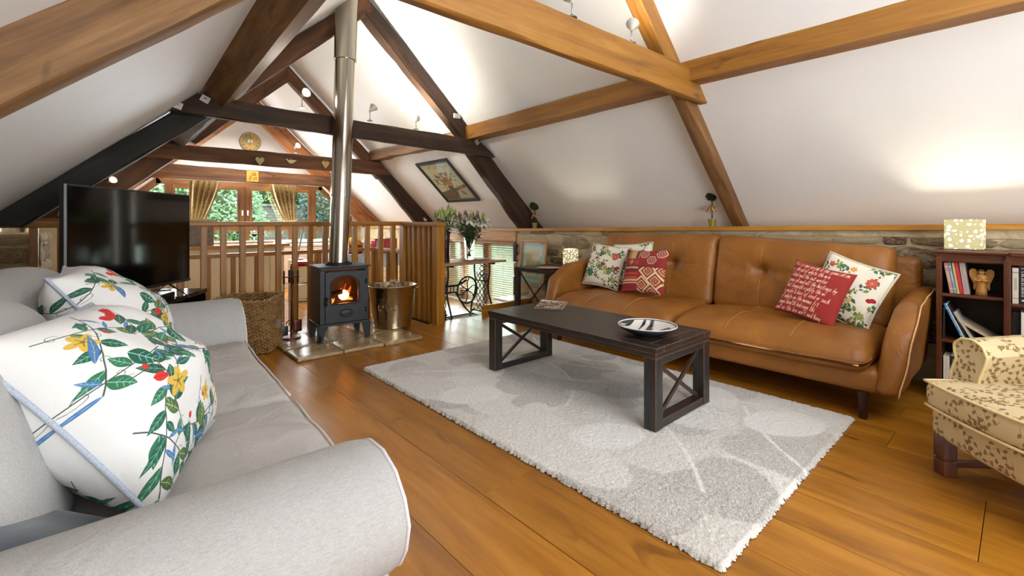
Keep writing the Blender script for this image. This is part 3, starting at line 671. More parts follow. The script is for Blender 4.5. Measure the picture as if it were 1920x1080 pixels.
# gable window
W1 = struct(bpy.data.objects.new('window_1', None)); C.objects.link(W1); MW[W1] = Matrix.Identity(4)
def fx(name, x0, x1, z0, z1, y0=9.74, y1=9.82, m=None, g=(0, 0, 1), par=None):
    bm = NB(); box(bm, x0, x1, y0, y1, z0, z1, .004); return obj(name, bm, m or JOIN, par or W1, grain=g)
fx('frame_head', .68, 3.42, 1.74, 1.85, g=(1, 0, 0)); fx('sill', .05, 4.05, .68, .735, 9.66, 9.85, WHITE)
bm = NB(); beamXZ(bm, (.05, 1.25), (.7, 1.85), (.13, 1.18), (.76, 1.76), 9.74, 9.82, 1, bev=.003); obj('frame_slope', bm, JOIN, W1, grain=(1, 0, .9))
bm = NB(); beamXZ(bm, (3.4, 1.86), (4.05, 1.25), (3.34, 1.77), (3.97, 1.18), 9.74, 9.82, 1, bev=.003); obj('frame_slope', bm, JOIN, W1, grain=(1, 0, -.9))
for x0, x1 in ((.05, .13), (.80, .90), (1.30, 1.36), (1.93, 2.0), (2.01, 2.08), (2.78, 2.84), (3.19, 3.30), (3.97, 4.05)): fx('mullion', x0, x1, .73, 1.75 if .7 < x0 < 3.4 else 1.22)
for x0, x1 in ((.13, .80), (.90, 1.30), (1.36, 1.93), (2.08, 2.78), (2.84, 3.19), (3.30, 3.97)):
    fx('transom', x0, x1, .915, .975, g=(1, 0, 0))
    if x0 in (.13, 3.30):
        bm = NB(); a, c_ = (1.2, 1.74) if x0 == .13 else (1.74, 1.2); prism(bm, [(x0, .97), (x1, .97), (x1, c_), (x0, a)], F, 9.775, 9.781); obj('pane', bm, GLASSP, W1)
    else:
        cs = fx('casement', x0, x0+.045, .975, 1.74, 9.735, 9.80); fx('casement', x1-.045, x1, .975, 1.74, 9.735, 9.80); fx('casement', x0, x1, 1.68, 1.74, 9.736, 9.80, g=(1, 0, 0)); fx('casement', x0, x1, .975, 1.02, 9.736, 9.80, g=(1, 0, 0))
        fx('pane', x0+.04, x1-.04, 1.0, 1.69, 9.775, 9.781, GLASSP)
    fx('pane', x0, x1, .735, .915, 9.775, 9.781, GLASSP)
for x in (1.955, 2.045):
    bm = NB(); tube(bm, [(x, 9.735, 1.2), (x, 9.70, 1.21), (x, 9.695, 1.30)], .009, 6); obj('handle', bm, CHROME, W1, smooth=True)

# low window on the right
W2 = struct(bpy.data.objects.new('window_2', None)); C.objects.link(W2); MW[W2] = Matrix.Identity(4)
def fy(name, y0, y1, z0, z1, x0=4.30, x1=4.36, m=None, g=(0, 0, 1)):
    bm = NB(); box(bm, x0, x1, y0, y1, z0, z1, .004); return obj(name, bm, m or JOIN, W2, grain=g)
fy('frame_head', 4.62, 6.62, .76, .84, g=(0, 1, 0)); fy('frame_foot', 4.62, 6.62, -.2, -.13, g=(0, 1, 0))
for a, c_ in ((4.62, 4.70), (5.33, 5.46), (5.92, 6.05), (6.50, 6.62)): fy('mullion', a, c_, -.14, .78)
for a, c_ in ((4.70, 5.33), (5.46, 5.92), (6.05, 6.50)): fy('pane', a, c_, -.13, .77, 4.33, 4.334, GLASSP)
bm = NB(); box(bm, 4.2, 4.3, 4.62, 6.62, -.15, -.13); obj('sill', bm, WHITE, W2)
bl = thing('venetian_blind', 'wooden slatted venetian blind hanging in the low window behind the iron treadle table', 'blind', (4.27, 5.6, .80))
bm = NB(); box(bm, 4.24, 4.30, 4.68, 6.56, .775, .82, .004); obj('head_rail', bm, SLAT, bl, grain=(0, 1, 0), world=True)
sm = None
for k in range(28):
    z = .75-k*.0315
    if sm is None:
        bm = NB(); loft(bm, [(-.02, -.93, -.004), (.02, -.93, .006), (.02, -.93, .008), (-.02, -.93, -.002)], [(-.02, .93, -.004), (.02, .93, .006), (.02, .93, .008), (-.02, .93, -.002)]); o = obj('slat', bm, SLAT, bl, grain=(0, 1, 0)); sm = o.data
    else: o = obj('slat', None, None, bl, me=sm)
    o.location = (0, 0, z-.80)
for y in (4.95, 5.4, 6.0, 6.35):
    bm = NB(); tube(bm, [(4.27, y, .77), (4.27, y, -.13)], .0025, 5); obj('ladder_cord', bm, RAFF, bl, world=True)

# ------------------------------------------------------------ trusses and purlins
def truss_part(root, name, A0, A1, B0, B1, y0, y1, m, jit=.012, seed=0, n=16, bev=.012):
    bm = NB(); beamXZ(bm, A0, A1, B0, B1, y0, y1, n, jit, seed, bev)
    return obj(name, bm, m, root, smooth='auto', grain=(A1[0]-A0[0], 0, A1[1]-A0[1]), world=True)
BR = plain('galvanised_plate', '#a8a6a0', .4, .1, 30, metal=.5)
def plate(root, x, y, z, s, rot=.3):
    bm = NB(); box(bm, -s, s, -.004, .004, -s*.85, s*.85, .001, Matrix.Translation((x, y, z)) @ Matrix.Rotation(rot, 4, 'Y')); p = obj('steel_plate', bm, BR, root, world=True)
    bm = NB(); box(bm, -s*.25, s*.25, -.012, -.002, -s*.25, s*.25, .002, Matrix.Translation((x, y, z)) @ Matrix.Rotation(rot, 4, 'Y')); obj('bolt_head', bm, CHROME, p, world=True)
T1 = thing('roof_truss', 'near dark-stained truss whose collar crosses behind the steel flue', 'roof beam', (2, 4.45, 0))
truss_part(T1, 'collar_beam', (.56, 2.115), (3.40, 2.075), (.40, 1.95), (3.70, 1.895), 4.39, 4.465, DARK, .014, 1, 24)
truss_part(T1, 'rafter', (2.0, 3.42), (3.78, 1.83), (2.0, 3.19), (3.55, 1.78), 4.47, 4.60, DARK, .014, 2)
truss_part(T1, 'rafter', (3.42, 2.15), (4.66, .97), (3.24, 2.02), (4.24, .97), 4.471, 4.599, DARK, .014, 3)
truss_part(T1, 'rafter', (-.62, 1.09), (.72, 2.22), (-.40, 1.06), (.78, 2.06), 4.47, 4.60, BLACKB, .014, 4)  # near-black colour stands in for the shadow on this rafter
truss_part(T1, 'rafter', (.72, 2.24), (2.03, 3.44), (.84, 2.13), (2.07, 3.25), 4.472, 4.60, BROWN, .014, 5)
for q in ((.44, 4.382, 2.0, .032, .3), (.62, 4.382, 2.08, .032, .45), (3.36, 4.382, 2.05, .03, .8), (3.65, 4.382, 1.945, .02, .4)): plate(T1, *q)
T2 = thing('roof_truss', 'nearest golden oak truss, its deep collar running off the top of the picture', 'roof beam', (2, 1.75, 0))
truss_part(T2, 'collar_beam', (.45, 2.205), (3.30, 2.25), (.30, 2.0), (3.58, 2.02), 1.65, 1.72, OAKT, .006, 6, 24)
truss_part(T2, 'rafter', (1.98, 3.47), (3.50, 2.075), (1.98, 3.25), (3.31, 2.05), 1.725, 1.835, OAKT, .006, 7)
truss_part(T2, 'rafter', (3.44, 2.12), (4.70, .96), (3.26, 2.10), (4.52, .96), 1.725, 1.835, OAKG, .006, 8)
truss_part(T2, 'rafter', (-.95, .935), (2.0, 3.53), (-.80, .845), (2.06, 3.35), 1.725, 1.835, OAKG, .008, 9, 26)
plate(T2, 3.47, 1.643, 2.115, .013, .3)
T3 = thing('roof_truss', 'middle dark brown truss with a heart and a bird hanging from its collar', 'roof beam', (2, 7.15, 0))
truss_part(T3, 'collar_beam', (.56, 2.07), (3.42, 2.09), (.36, 1.88), (3.62, 1.87), 7.08, 7.15, BROWN, .012, 11, 24)
truss_part(T3, 'rafter', (2.0, 3.40), (3.66, 1.85), (2.03, 3.16), (3.44, 1.80), 7.155, 7.28, BROWN, .012, 12)
truss_part(T3, 'rafter', (3.50, 2.06), (4.62, .97), (3.32, 1.98), (4.24, .97), 7.156, 7.279, DARK, .012, 13)
truss_part(T3, 'rafter', (-.60, 1.08), (.72, 2.23), (-.30, 1.0), (.80, 1.98), 7.155, 7.28, BROWN, .012, 14)
truss_part(T3, 'rafter', (.66, 2.2), (2.05, 3.40), (.92, 2.10), (2.07, 3.17), 7.156, 7.28, BROWN, .012, 15)
T4 = thing('roof_truss', 'far orange-brown truss standing close to the gable window', 'roof beam', (2, 9.25, 0))
truss_part(T4, 'collar_beam', (.74, 2.03), (3.46, 1.99), (.52, 1.79), (3.62, 1.78), 9.18, 9.25, BROWN, .008, 16, 20)
truss_part(T4, 'rafter', (2.03, 3.38), (4.55, 1.02), (1.98, 3.05), (4.10, .98), 9.255, 9.36, ORANGE, .008, 17, 26)
truss_part(T4, 'rafter', (-.60, 1.08), (2.0, 3.38), (-.25, 1.02), (2.04, 3.1), 9.256, 9.361, ORANGE, .008, 18, 26)
def purlin(name, label, q0, q1, m, jit=.006, seed=0):
    y = (q0[0][1]+q1[0][1])/2
    t = NB(); loft(t, q0, q1, 22, jit, seed); 
    o = obj(name, t, m, None, smooth='auto', grain=(0, 1, 0)); tag(o, label, 'roof beam'); return o
def pq(y, x0, x1, z0, z1): return [(x0, y, z0), (x1, y, z0), (x1, y, z1), (x0, y, z1)]
purlin('purlin', 'golden oak purlin on the bare right slope above the leather sofa end and bookcase', pq(-2.2, 3.24, 3.44, 2.14, 2.31), pq(1.72, 3.24, 3.44, 2.14, 2.29), OAKT, .004, 31)
purlin('purlin', 'golden oak purlin linking the near dark truss to the oak truss on the right slope', pq(1.84, 3.24, 3.44, 2.12, 2.27), pq(4.465, 3.25, 3.44, 2.08, 2.24), OAKT, .004, 32)
purlin('purlin', 'short rough purlin with pale worn bark above the framed flower print', pq(4.61, 3.22, 3.40, 2.06, 2.2), pq(7.15, 3.26, 3.42, 2.10, 2.24), OAKG, .02, 33)
def lq(y, dz): return [(.58, y, 2.16+dz), (.74, y, 2.03+dz), (.89, y, 2.16+dz), (.74, y, 2.32+dz)]
purlin('purlin', 'wide brown purlin running up the left slope from the near dark truss', lq(1.84, .15), lq(4.468, .0), OAKG, .005, 34)
purlin('purlin', 'dark purlin on the left slope between the near and middle dark trusses', lq(4.605, 0), lq(7.15, 0), DARK, .01, 35)
purlin('purlin', 'far left purlin between the middle truss and the gable', lq(7.285, 0), lq(9.25, 0), BROWN, .01, 36)

# ------------------------------------------------------------ rug
RUGI = rug_print('rug_print')
RUGM, nt, b = newmat('rug_pile'); t = nt.nodes.new('ShaderNodeTexImage'); t.image = RUGI; nt.links.new(tex(nt, 'UV'), t.inputs[0])
f = nz(nt, tex(nt, 'Object'), 210, 3, .7); g_ = nz(nt, tex(nt, 'Object', (14, 90, 1)), 6, 3)
c = mix(nt, t.outputs[0], (.86, .84, .80, 1), ramp(nt, f, [(.42, (0, 0, 0, 1)), (.62, (.75, .75, .75, 1))])); c = mix(nt, c, (.66, .63, .6, 1), ramp(nt, f, [(.25, (.8, .8, .8, 1)), (.42, (0, 0, 0, 1))]), 'MULTIPLY')
nt.links.new(c, b.inputs['Base Color']); setp(b, rough=1, sheen=.3); bump(nt, b, f, .8, .006)
rug = thing('rug', 'thick cream and grey patterned wool rug under the black coffee table', 'rug', (2.27, 1.94, 0))
bm = NB(); r = random.Random(1); x0, x1, y0, y1 = 1.44, 3.10, .625, 3.27
NX, NY = 250, 400
def rp(u, v):
    e = min(u, 1-u)*1.66; e2 = min(v, 1-v)*2.645; ed = min(e, e2)
    x = x0+(x1-x0)*u; y = y0+(y1-y0)*v
    if ed < 1e-6: return (x+r.uniform(-.007, .007), y+r.uniform(-.007, .007), .004)
    h = .022 if ed > .012 else .017
    return (x+r.uniform(-.0025, .0025), y+r.uniform(-.0025, .0025), h+r.uniform(-.0028, .0028))
grid(bm, NX, NY, rp); o = obj('pile', bm, RUGM, rug, smooth=True, world=True); stuff(o)
bm = NB(); box(bm, x0+.004, x1-.004, y0+.004, y1-.004, .0005, .006); obj('backing', bm, plain('rug_backing', '#4a3a2c', .9), rug, world=True)

# ------------------------------------------------------------ coffee table
ct = thing('coffee_table', 'long distressed black coffee table with cross-braced end frames standing on the rug', 'coffee table', (2.4, 1.92, .024))
def cbox(name, x0, x1, y0, y1, z0, z1, g, root, bev=.004, m=BLK, par=None):
    bm = NB(); box(bm, x0, x1, y0, y1, z0, z1, bev); return obj(name, bm, m, par or root, grain=g, world=True)
TX0, TX1, TY0, TY1, TZ = 2.095, 2.70, 1.245, 2.60, .452
cbox('apron', TX0+.004, TX1-.004, TY0+.004, TY1-.004, TZ-.055, TZ-.028, (0, 1, 0), ct)
for i in range(5):
    w_ = (TX1-TX0-.16)/5; cbox('top_board', TX0+.08+i*w_+.0006, TX0+.08+(i+1)*w_-.0006, TY0+.08, TY1-.08, TZ-.03, TZ, (0, 1, 0), ct, .0015)
for a in (TX0, TX1-.079): cbox('top_rail', a, a+.079, TY0, TY1, TZ-.03, TZ, (0, 1, 0), ct, .003)
for a in (TY0, TY1-.079): cbox('top_rail', TX0+.08, TX1-.08, a, a+.079, TZ-.03, TZ, (1, 0, 0), ct, .003)
for ya in (TY0+.004, TY1-.074):
    for xa in (TX0+.004, TX1-.074): cbox('leg', xa, xa+.07, ya, ya+.07, .026, TZ-.056, (0, 0, 1), ct)
    cbox('foot_rail', TX0+.074, TX1-.074, ya+.004, ya+.066, .026, .07, (1, 0, 0), ct)
    cbox('head_rail', TX0+.074, TX1-.074, ya+.004, ya+.066, TZ-.095, TZ-.056, (1, 0, 0), ct)
    for s_ in (0, 1):
        bm = NB(); za, zb = (.07, TZ-.095) if s_ == 0 else (TZ-.095, .07); yy = ya+.026+s_*.012
        loft(bm, [(TX0+.074, yy, za-.012), (TX0+.074, yy+.014, za-.012), (TX0+.074, yy+.014, za+.012), (TX0+.074, yy, za+.012)], [(TX1-.074, yy, zb-.012), (TX1-.074, yy+.014, zb-.012), (TX1-.074, yy+.014, zb+.012), (TX1-.074, yy, zb+.012)])
        obj('cross_brace', bm, BLK, ct, world=True)
# bowl
bowl = thing('bowl', 'wide shallow bowl with black and white abstract glaze on the coffee table', 'bowl', (2.33, 1.44, TZ))
def bowlmat():
    m, nt, b = newmat('black_white_glaze'); v = tex(nt, 'Object', (1, 1, 1)); w_ = nt.nodes.new('ShaderNodeTexVoronoi'); w_.inputs['Scale'].default_value = 9; w_.inputs['Randomness'].default_value = 1
    mp = tex(nt, 'Object', (.7, 2.2, 1)); nt.links.new(mp, w_.inputs[0]); f = nz(nt, mp, 3.2, 1, .3, 1.6)
    nt.links.new(ramp(nt, f, [(.47, srgb('#23262b')), (.49, srgb('#d9d5ce'))]), b.inputs['Base Color']); setp(b, rough=.12, coat=.5); return m
bm = NB(); lathe(bm, [(.0, .012), (.06, .013), (.12, .03), (.152, .052)], 48); obj('inside', bm, bowlmat(), bowl, smooth=True)
bm = NB(); lathe(bm, [(.152, .052), (.170, .058), (.172, .054), (.13, .026), (.075, .004), (.07, .0), (0, .0)], 48); obj('rim', bm, plain('bowl_rim', '#2a2c30', .15, .3, 12), bowl, smooth=True)
bm = NB(); tube(bm, [(.161*math.cos(a*math.pi/24), .161*math.sin(a*math.pi/24), .0565) for a in range(48)], .0035, 6, True); obj('rim_band', bm, plain('rim_white', '#e6e2dc', .2, .02), bowl, smooth=True)
# magazine on table
mg = thing('magazine', 'glossy magazine with curling brown cover on the far end of the coffee table', 'magazine', (2.56, 2.41, TZ), R(33))
MAGI = imgmat('magazine_cover', magazine_print('magazine_print'), .2)
bm = NB(); grid(bm, 12, 8, lambda u, v: ((u-.5)*.29, (v-.5)*.21, .011+.014*max(0, u-.6)**1.5*3*v), lambda u, v: (v, u)); obj('cover', bm, MAGI, mg, smooth=True)
bm = NB(); 
for k in range(3): grid(bm, 12, 8, lambda u, v, k=k: ((u-.5)*.288, (v-.5)*.208, .002+.003*k+.012*max(0, u-.6)**1.5*3*v))
obj('pages', bm, PAPER, mg, smooth=True)

# ------------------------------------------------------------ cushions
def cushion(name, label, loc, face, tilt, roll, w_, h_, t_, m, pipem=None, group=None, seed=0, puff=.42, crease=.006, edge=None):
    M = Matrix.Translation(loc) @ Matrix.Rotation(R(face), 4, 'Z') @ Matrix.Rotation(R(-tilt), 4, 'X') @ Matrix.Rotation(R(roll), 4, 'Y')
    root = thing(name, label, 'cushion', group=group, mtx=M)
    def P(u, v, s_):
        a, c_ = 2*u-1, 2*v-1; k = max(0, (1-a*a)*(1-c_*c_))**puff
        x = a*w_/2*(1-.07*(1-c_*c_)); z = c_*h_/2*(1-.07*(1-a*a))
        n_ = noise.noise(Vector((x*7+seed, z*7, s_)))*crease*k*2+noise.noise(Vector((x*3+seed, z*11, s_*2)))*crease*2*k
        return (x, s_*(k*t_/2+n_), z)
    bm = NB(); n = 28
    grid(bm, n, n, lambda u, v: P(u, v, -1)); grid(bm, n, n, lambda u, v: P(1-u, v, 1), lambda u, v: (1-u, v))
    bmesh.ops.remove_doubles(bm, verts=bm.verts[:], dist=.0005)
    obj('cover', bm, m, root, smooth=True)
    if pipem:
        pts = []
        for (a0, b0), (a1, b1) in (((0, 0), (1, 0)), ((1, 0), (1, 1)), ((1, 1), (0, 1)), ((0, 1), (0, 0))):
            for k in range(14): u, v = a0+(a1-a0)*k/14, b0+(b1-b0)*k/14; p = P(u, v, 1); pts.append((p[0]*1.005, 0, p[2]*1.005))
        bm = NB(); tube(bm, pts, edge or .006, 6, True); obj('piping', bm, pipem, root, smooth=True)
    return root
FW1 = imgmat('botanical_print', floral_white('botanical', 3), .85, weave=.1, wrinkle=.8)
FW2 = imgmat('botanical_print_second', floral_white('botanical_second', 11), .85, weave=.1, wrinkle=.8)
FD1 = imgmat('berry_print', floral_dense('berry', 5), .9); FD2 = imgmat('fruit_print', floral_dense('fruit', 8), .9)
KIL = imgmat('kilim_weave', kilim('kilim'), .95, weave=.4, wscale=160); SCR = imgmat('script_print', script_print('script'), .9, weave=.25, wscale=260)

# ------------------------------------------------------------ leather sofa (faces -X)
ls = thing('sofa', 'long tan leather sofa with buttoned back against the stone wall', 'sofa', (3.6, 1.75, 0))
def lobj(name, fn, m=LEATHER, par=None, smooth=True):
    bm = NB(); fn(bm); return obj(name, bm, m, par or ls, smooth=smooth, world=True)
lobj('base', lambda bm: rbox(bm, 3.12, 4.12, .52, 2.98, .155, .29, .04, 3, .15))
def seatdef(p, d, h):
    x, y, z = p; u, v = d.x/h.x, d.y/h.y
    if d.z > 0: z += .035*(1-u*u)*(1-v**4)+.010*noise.noise(p*5); z -= .05*max(0, -u)**4
    x -= .02*(1-v*v)*(u < 0)
    for ty in (-.34, .30):
        q = math.hypot((v-ty)*1.3, (u-.15)*1.0); z -= .014*math.exp(-q*q*18)*(d.z > 0)
    return (x, y, z)
for y0_, y1_ in ((.56, 1.715), (1.725, 2.90)):
    c_ = lobj('seat_cushion', lambda bm: rbox(bm, 3.06, 3.86, y0_, y1_, .265, .43, .075, 6, .035, seatdef))
    bm = NB(); tube(bm, [(3.062, y0_+.04, .315), (3.04, (y0_+y1_)/2, .318), (3.062, y1_-.04, .315)], .0045, 6); obj('front_seam', bm, STITCHL, c_, world=True)
    for q in (.33, .66):
        yy = y0_+(y1_-y0_)*q; bm = NB(); tube(bm, [seatdef(Vector((3.09+k*.07, yy, .432)), Vector((3.09+k*.07-3.46, yy-(y0_+y1_)/2, .08)), Vector((.4, (y1_-y0_)/2, .0825))) for k in range(10)], .0025, 5); obj('top_seam', bm, STITCH, c_, world=True)
def backdef(tufts, ya, yb):
    shear = .06 if ya < 1 else 0
    def f(p, d, h):
        x, y, z = p; v, w_ = d.y/h.y, d.z/h.z
        if d.x < 0:
            x -= .035*(1-v**4)*(1-w_**4)
            for ty, tz in tufts:
                dy, dz = (v-ty)*h.y, (w_-tz)*h.z; q2 = dy*dy+dz*dz; x += .045*math.exp(-q2*260)+.012*math.exp(-abs(dz)*60)*math.exp(-dy*dy*8)+.010*math.exp(-abs(dy)*70)*math.exp(-dz*dz*20)
                for an in (.5, 2.6, 3.7, 5.7): 
                    al = dy*math.cos(an)+dz*math.sin(an); pe = abs(-dy*math.sin(an)+dz*math.cos(an)); x += .012*math.exp(-pe*55)*max(0, 1-al/.28)*(al > 0)
            x += noise.noise(p*6)*.008
        return (x+.13*(w_+1)/2, y, z+(shear*(v+1)/2*(w_+1)/2))
    return f
for y0_, y1_, tf in ((.57, 1.712, [(-.38, .12), (.36, .12)]), (1.714, 2.86, [(-.36, .12), (.38, .12)])):
    c_ = lobj('back_cushion', lambda bm: rbox(bm, 3.70, 3.93, y0_, y1_, .40, .925 if y0_ < 1 else .985, .06, 6, .022, backdef(tf, y0_, y1_)))
    for ty, tz in tf:
        yy = (y0_+y1_)/2+ty*(y1_-y0_)/2; zt = .40+.565*.56 if y0_ < 1 else .40+.585*.56
        bm = NB(); f_ = backdef(tf, y0_, y1_); zc = (.40+(.925 if y0_ < 1 else .985))/2; hz = zc-.40
        pts = []
        for k in range(16):
            z = .46+(hz*2-.12)*k/15; p = f_(Vector((3.70, yy, z)), Vector((-.115, yy-(y0_+y1_)/2, z-zc)), Vector((.115, (y1_-y0_)/2, hz))); pts.append((p[0]-.0015, p[1], p[2]))
        tube(bm, pts, .0028, 5); obj('seam', bm, STITCH, c_, world=True)
    bm = NB(); pts = []
    for k in range(30):
        y = y0_+.06+(y1_-y0_-.12)*k/29; z = zc+hz*.12; p = f_(Vector((3.70, y, z)), Vector((-.115, y-(y0_+y1_)/2, z-zc)), Vector((.115, (y1_-y0_)/2, hz))); pts.append((p[0]-.0015, p[1], p[2]))
    tube(bm, pts, .0028, 5); obj('seam', bm, STITCH, c_, world=True)
def armdef(sg):
    def f(p, d, h):
        x, y, z = p; u = d.x/h.x; t_ = max(0, (z-.16)/.48)
        z += t_*(.03*u-.20*max(0, -u-.5)); y += sg*.05*t_; x += .11*t_**1.5*(1-u)/2
        return (x, y+noise.noise(p*5)*.008, z)
    return f
lobj('arm', lambda bm: rbox(bm, 3.10, 4.10, .43, .555, .16, .645, .055, 5, .05, armdef(-1)))
lobj('arm', lambda bm: rbox(bm, 3.10, 4.10, 2.915, 3.04, .16, .70, .055, 5, .05, armdef(1)))
f_ = armdef(-1); cA = Vector((3.6, .4925, .4025)); hA = Vector((.5, .0625, .2425)); bm = NB()
P_ = [Vector((3.108, .438, .17+.42*k/14)) for k in range(15)]+[Vector((3.12+.93*k/20, .438, .637)) for k in range(21)]
tube(bm, [Vector(f_(p, p-cA, hA))+Vector((0, -.002, .002)) for p in P_], .0038, 6); obj('arm_seam', bm, STITCHL, ls, smooth=True, world=True)
lobj('back_frame', lambda bm: rbox(bm, 3.98, 4.14, .45, 3.02, .17, .86, .05, 4, .12))
for x, y in ((3.17, .60), (4.05, .60), (3.17, 2.88), (4.05, 2.88)):
    bm = NB(); lathe(bm, [(0, 0), (.019, 0), (.036, .158), (0, .158)], 20, (x, y, 0)); obj('leg', bm, DKLEG, ls, smooth='auto', world=True)
cushion('cushion', 'cream cushion printed with berries and leaves at the far end of the leather sofa', (3.62, 2.70, .67), -90, 20, 4, .42, .42, .13, FD1, PIPEC, None, 1)
cushion('cushion', 'cream fruit-print cushion mostly hidden behind the red kilim cushion', (3.70, 2.45, .70), -86, 18, -6, .40, .40, .10, FD2, PIPEC, None, 2)
cushion('cushion', 'red kilim patchwork cushion leaning at the far end of the leather sofa', (3.50, 2.19, .665), -92, 20, -3, .42, .40, .13, KIL, None, None, 3)
cushion('cushion', 'dark red cushion with cream handwriting on the near end of the leather sofa', (3.44, .91, .635), -97, 24, 12, .37, .38, .13, SCR, None, None, 4)
cushion('cushion', 'cream cushion with green leaves and red fruit behind the handwriting cushion', (3.60, .765, .65), -98, 20, 18, .40, .41, .14, FD2, PIPEC, None, 5, edge=.008)

# ------------------------------------------------------------ pale linen sofa (faces +X, nearest)
WM = Matrix.Translation((0, 0, 0))
ws = thing('sofa', 'pale grey linen sofa with rolled arms in the left foreground', 'sofa', (.1, 2.0, 0))
def wobj(name, fn, m=LINEN, par=None):
    bm = NB(); fn(bm); return obj(name, bm, m, par or ws, smooth=True, world=True)
wobj('base', lambda bm: rbox(bm, -.40, .50, .95, 3.15, .05, .30, .03, 3, .12, lambda p, d, h: (p.x+.045*(p.y-1.0), p.y, p.z)))
def scroll(bm, y0, side, xf, xb, top, tw=.0):   # side -1: rolls toward -Y
    # profile in (s,z): s=0 at the sofa inside face, grows outwards
    prof = [(-.17, .33), (-.165, .40), (-.15, .46), (-.11, .525), (-.05, .572), (.02, .60), (.09, .60), (.15, .575), (.19, .53), (.210, .48), (.20, .425), (.175, .385), (.14, .36), (.105, .35), (.10, .33), (.10, .18), (.10, .03)]
    prof = [(a, b_*top/.60) for a, b_ in prof]
    P = []
    for (a, b_), (c_, d_) in zip(prof, prof[1:]):
        for k in range(2): P.append((a+(c_-a)*k/2, b_+(d_-b_)*k/2))
    P.append(prof[-1]); nx = 34
    def f(u, v):
        i = v*(len(P)-1); k = min(int(i), len(P)-2); t_ = i-k; s_ = P[k][0]*(1-t_)+P[k+1][0]*t_; z = P[k][1]*(1-t_)+P[k+1][1]*t_
        x = xb+(xf-xb)*u; e = max(0, (x-(xf-.03))/.03); cz, cs = .42*top/.6, .03
        sc = 1-.055*(1-math.sqrt(max(0, 1-e*e))); 
        return (x, y0+side*(cs+(s_-cs)*sc)+noise.noise(Vector((x*4, s_*6, z*6)))*.006, cz+(z-cz)*sc+noise.noise(Vector((x*3+9, s_*5, z*5)))*.005)
    grid(bm, nx, len(P)-1, f)
    vs = [bm.verts.new(f(1, j/(len(P)-1))) for j in range(len(P))]+[bm.verts.new((xf, y0-side*.17*1, .03))]
    bm.faces.new(vs)
    return [Vector(f(1, j/(len(P)-1))) for j in range(len(P))]
out = []
bm = NB(); out = scroll(bm, 1.03, -1, .462, -.42, .605); bmesh.ops.remove_doubles(bm, verts=bm.verts[:], dist=.0008); bmesh.ops.recalc_face_normals(bm, faces=bm.faces[:]); nearm = obj('arm', bm, LINEN, ws, smooth='auto', world=True)
bm = NB(); tube(bm, [p+Vector((.001, 0, 0)) for p in out], .0045, 6); obj('piping', bm, PIPE, nearm, smooth=True, world=True)
bm = NB(); out = scroll(bm, 3.08, 1, .61, -.34, .64); bmesh.ops.remove_doubles(bm, verts=bm.verts[:], dist=.0008); bmesh.ops.recalc_face_normals(bm, faces=bm.faces[:]); fa = obj('arm', bm, LINEN, ws, smooth='auto', world=True)
bm = NB(); tube(bm, [p+Vector((.001, 0, 0)) for p in out], .0045, 6); obj('piping', bm, PIPE, fa, smooth=True, world=True)
def wseat(p, d, h):
    x, y, z = p; u, v = d.x/h.x, d.y/h.y
    if d.z > 0: z += .04*(1-u*u)*(1-v*v)+.014*noise.noise(Vector((x*3, y*5, 0)))+.006*noise.noise(Vector((x*16, y*7, 1)))
    return (x+.05*(y-1.0), y, z)
for a, b_ in ((1.10, 1.862), (1.868, 2.915)):
    c_ = wobj('seat_cushion', lambda bm: rbox(bm, -.25, .505, a, b_, .29, .435, .045, 5, .04, wseat), LINEN2)
    pts = [wseat(Vector((x, y, .425)), Vector((x-.1275, y-(a+b_)/2, .06)), Vector((.3775, (b_-a)/2, .0725))) for x, y in ([(.50, a+.03+k*(b_-a-.06)/10) for k in range(11)])]
    bm = NB(); tube(bm, pts, .0045, 6); obj('piping', bm, PIPE, c_, smooth=True, world=True)
def wback(p, d, h):
    x, y, z = p; v, w_ = d.y/h.y, d.z/h.z
    x += .05*(1-v*v)*(1-w_*w_)*(1 if d.x > 0 else .3)-.14*(w_+1)/2+.05*(y-1.0)+.012*noise.noise(p*5)
    z += .05*(1-v**2)*(w_ > .2)-.05*v**4*(w_ > .2)
    return (x, y, z)
for a, b_ in ((1.14, 1.98), (1.99, 2.86)):
    wobj('back_cushion', lambda bm: rbox(bm, -.27, -.06, a, b_, .42, .88, .09, 6, .05, wback), LINEN)
wobj('back', lambda bm: rbox(bm, -.50, -.30, .98, 3.12, .06, .84, .07, 5, .1, lambda p, d, h: (p.x-.06*(p.z/.84)+.05*(p.y-1), p.y, p.z+.05*(1-(d.y/h.y)**2)*(d.z > 0))))
for x, y in ((.42, 1.05), (.5, 3.1), (-.4, 1.05), (-.3, 3.1)):
    bm = NB(); lathe(bm, [(0, 0), (.02, 0), (.028, .055), (0, .055)], 16, (x, y, 0)); obj('leg', bm, DKLEG, ws, smooth='auto', world=True)
cushion('cushion', 'large white botanical-print cushion nearest the camera on the linen sofa', (.03, 1.49, .675), 72, 38, 2, .54, .49, .34, FW1, PIPEB, None, 21, .50, .012, .006)
cushion('cushion', 'white botanical-print cushion farther along the linen sofa, beside the television', (.03, 2.16, .725), 88, 35, 0, .48, .50, .32, FW2, PIPEB, None, 25, .50, .009, .005)
cushion('cushion', 'dark slate satin cushion tucked behind the nearest botanical cushion', (-.115, 1.15, .515), 84, 62, 0, .32, .32, .12, SLATE, None, None, 27)

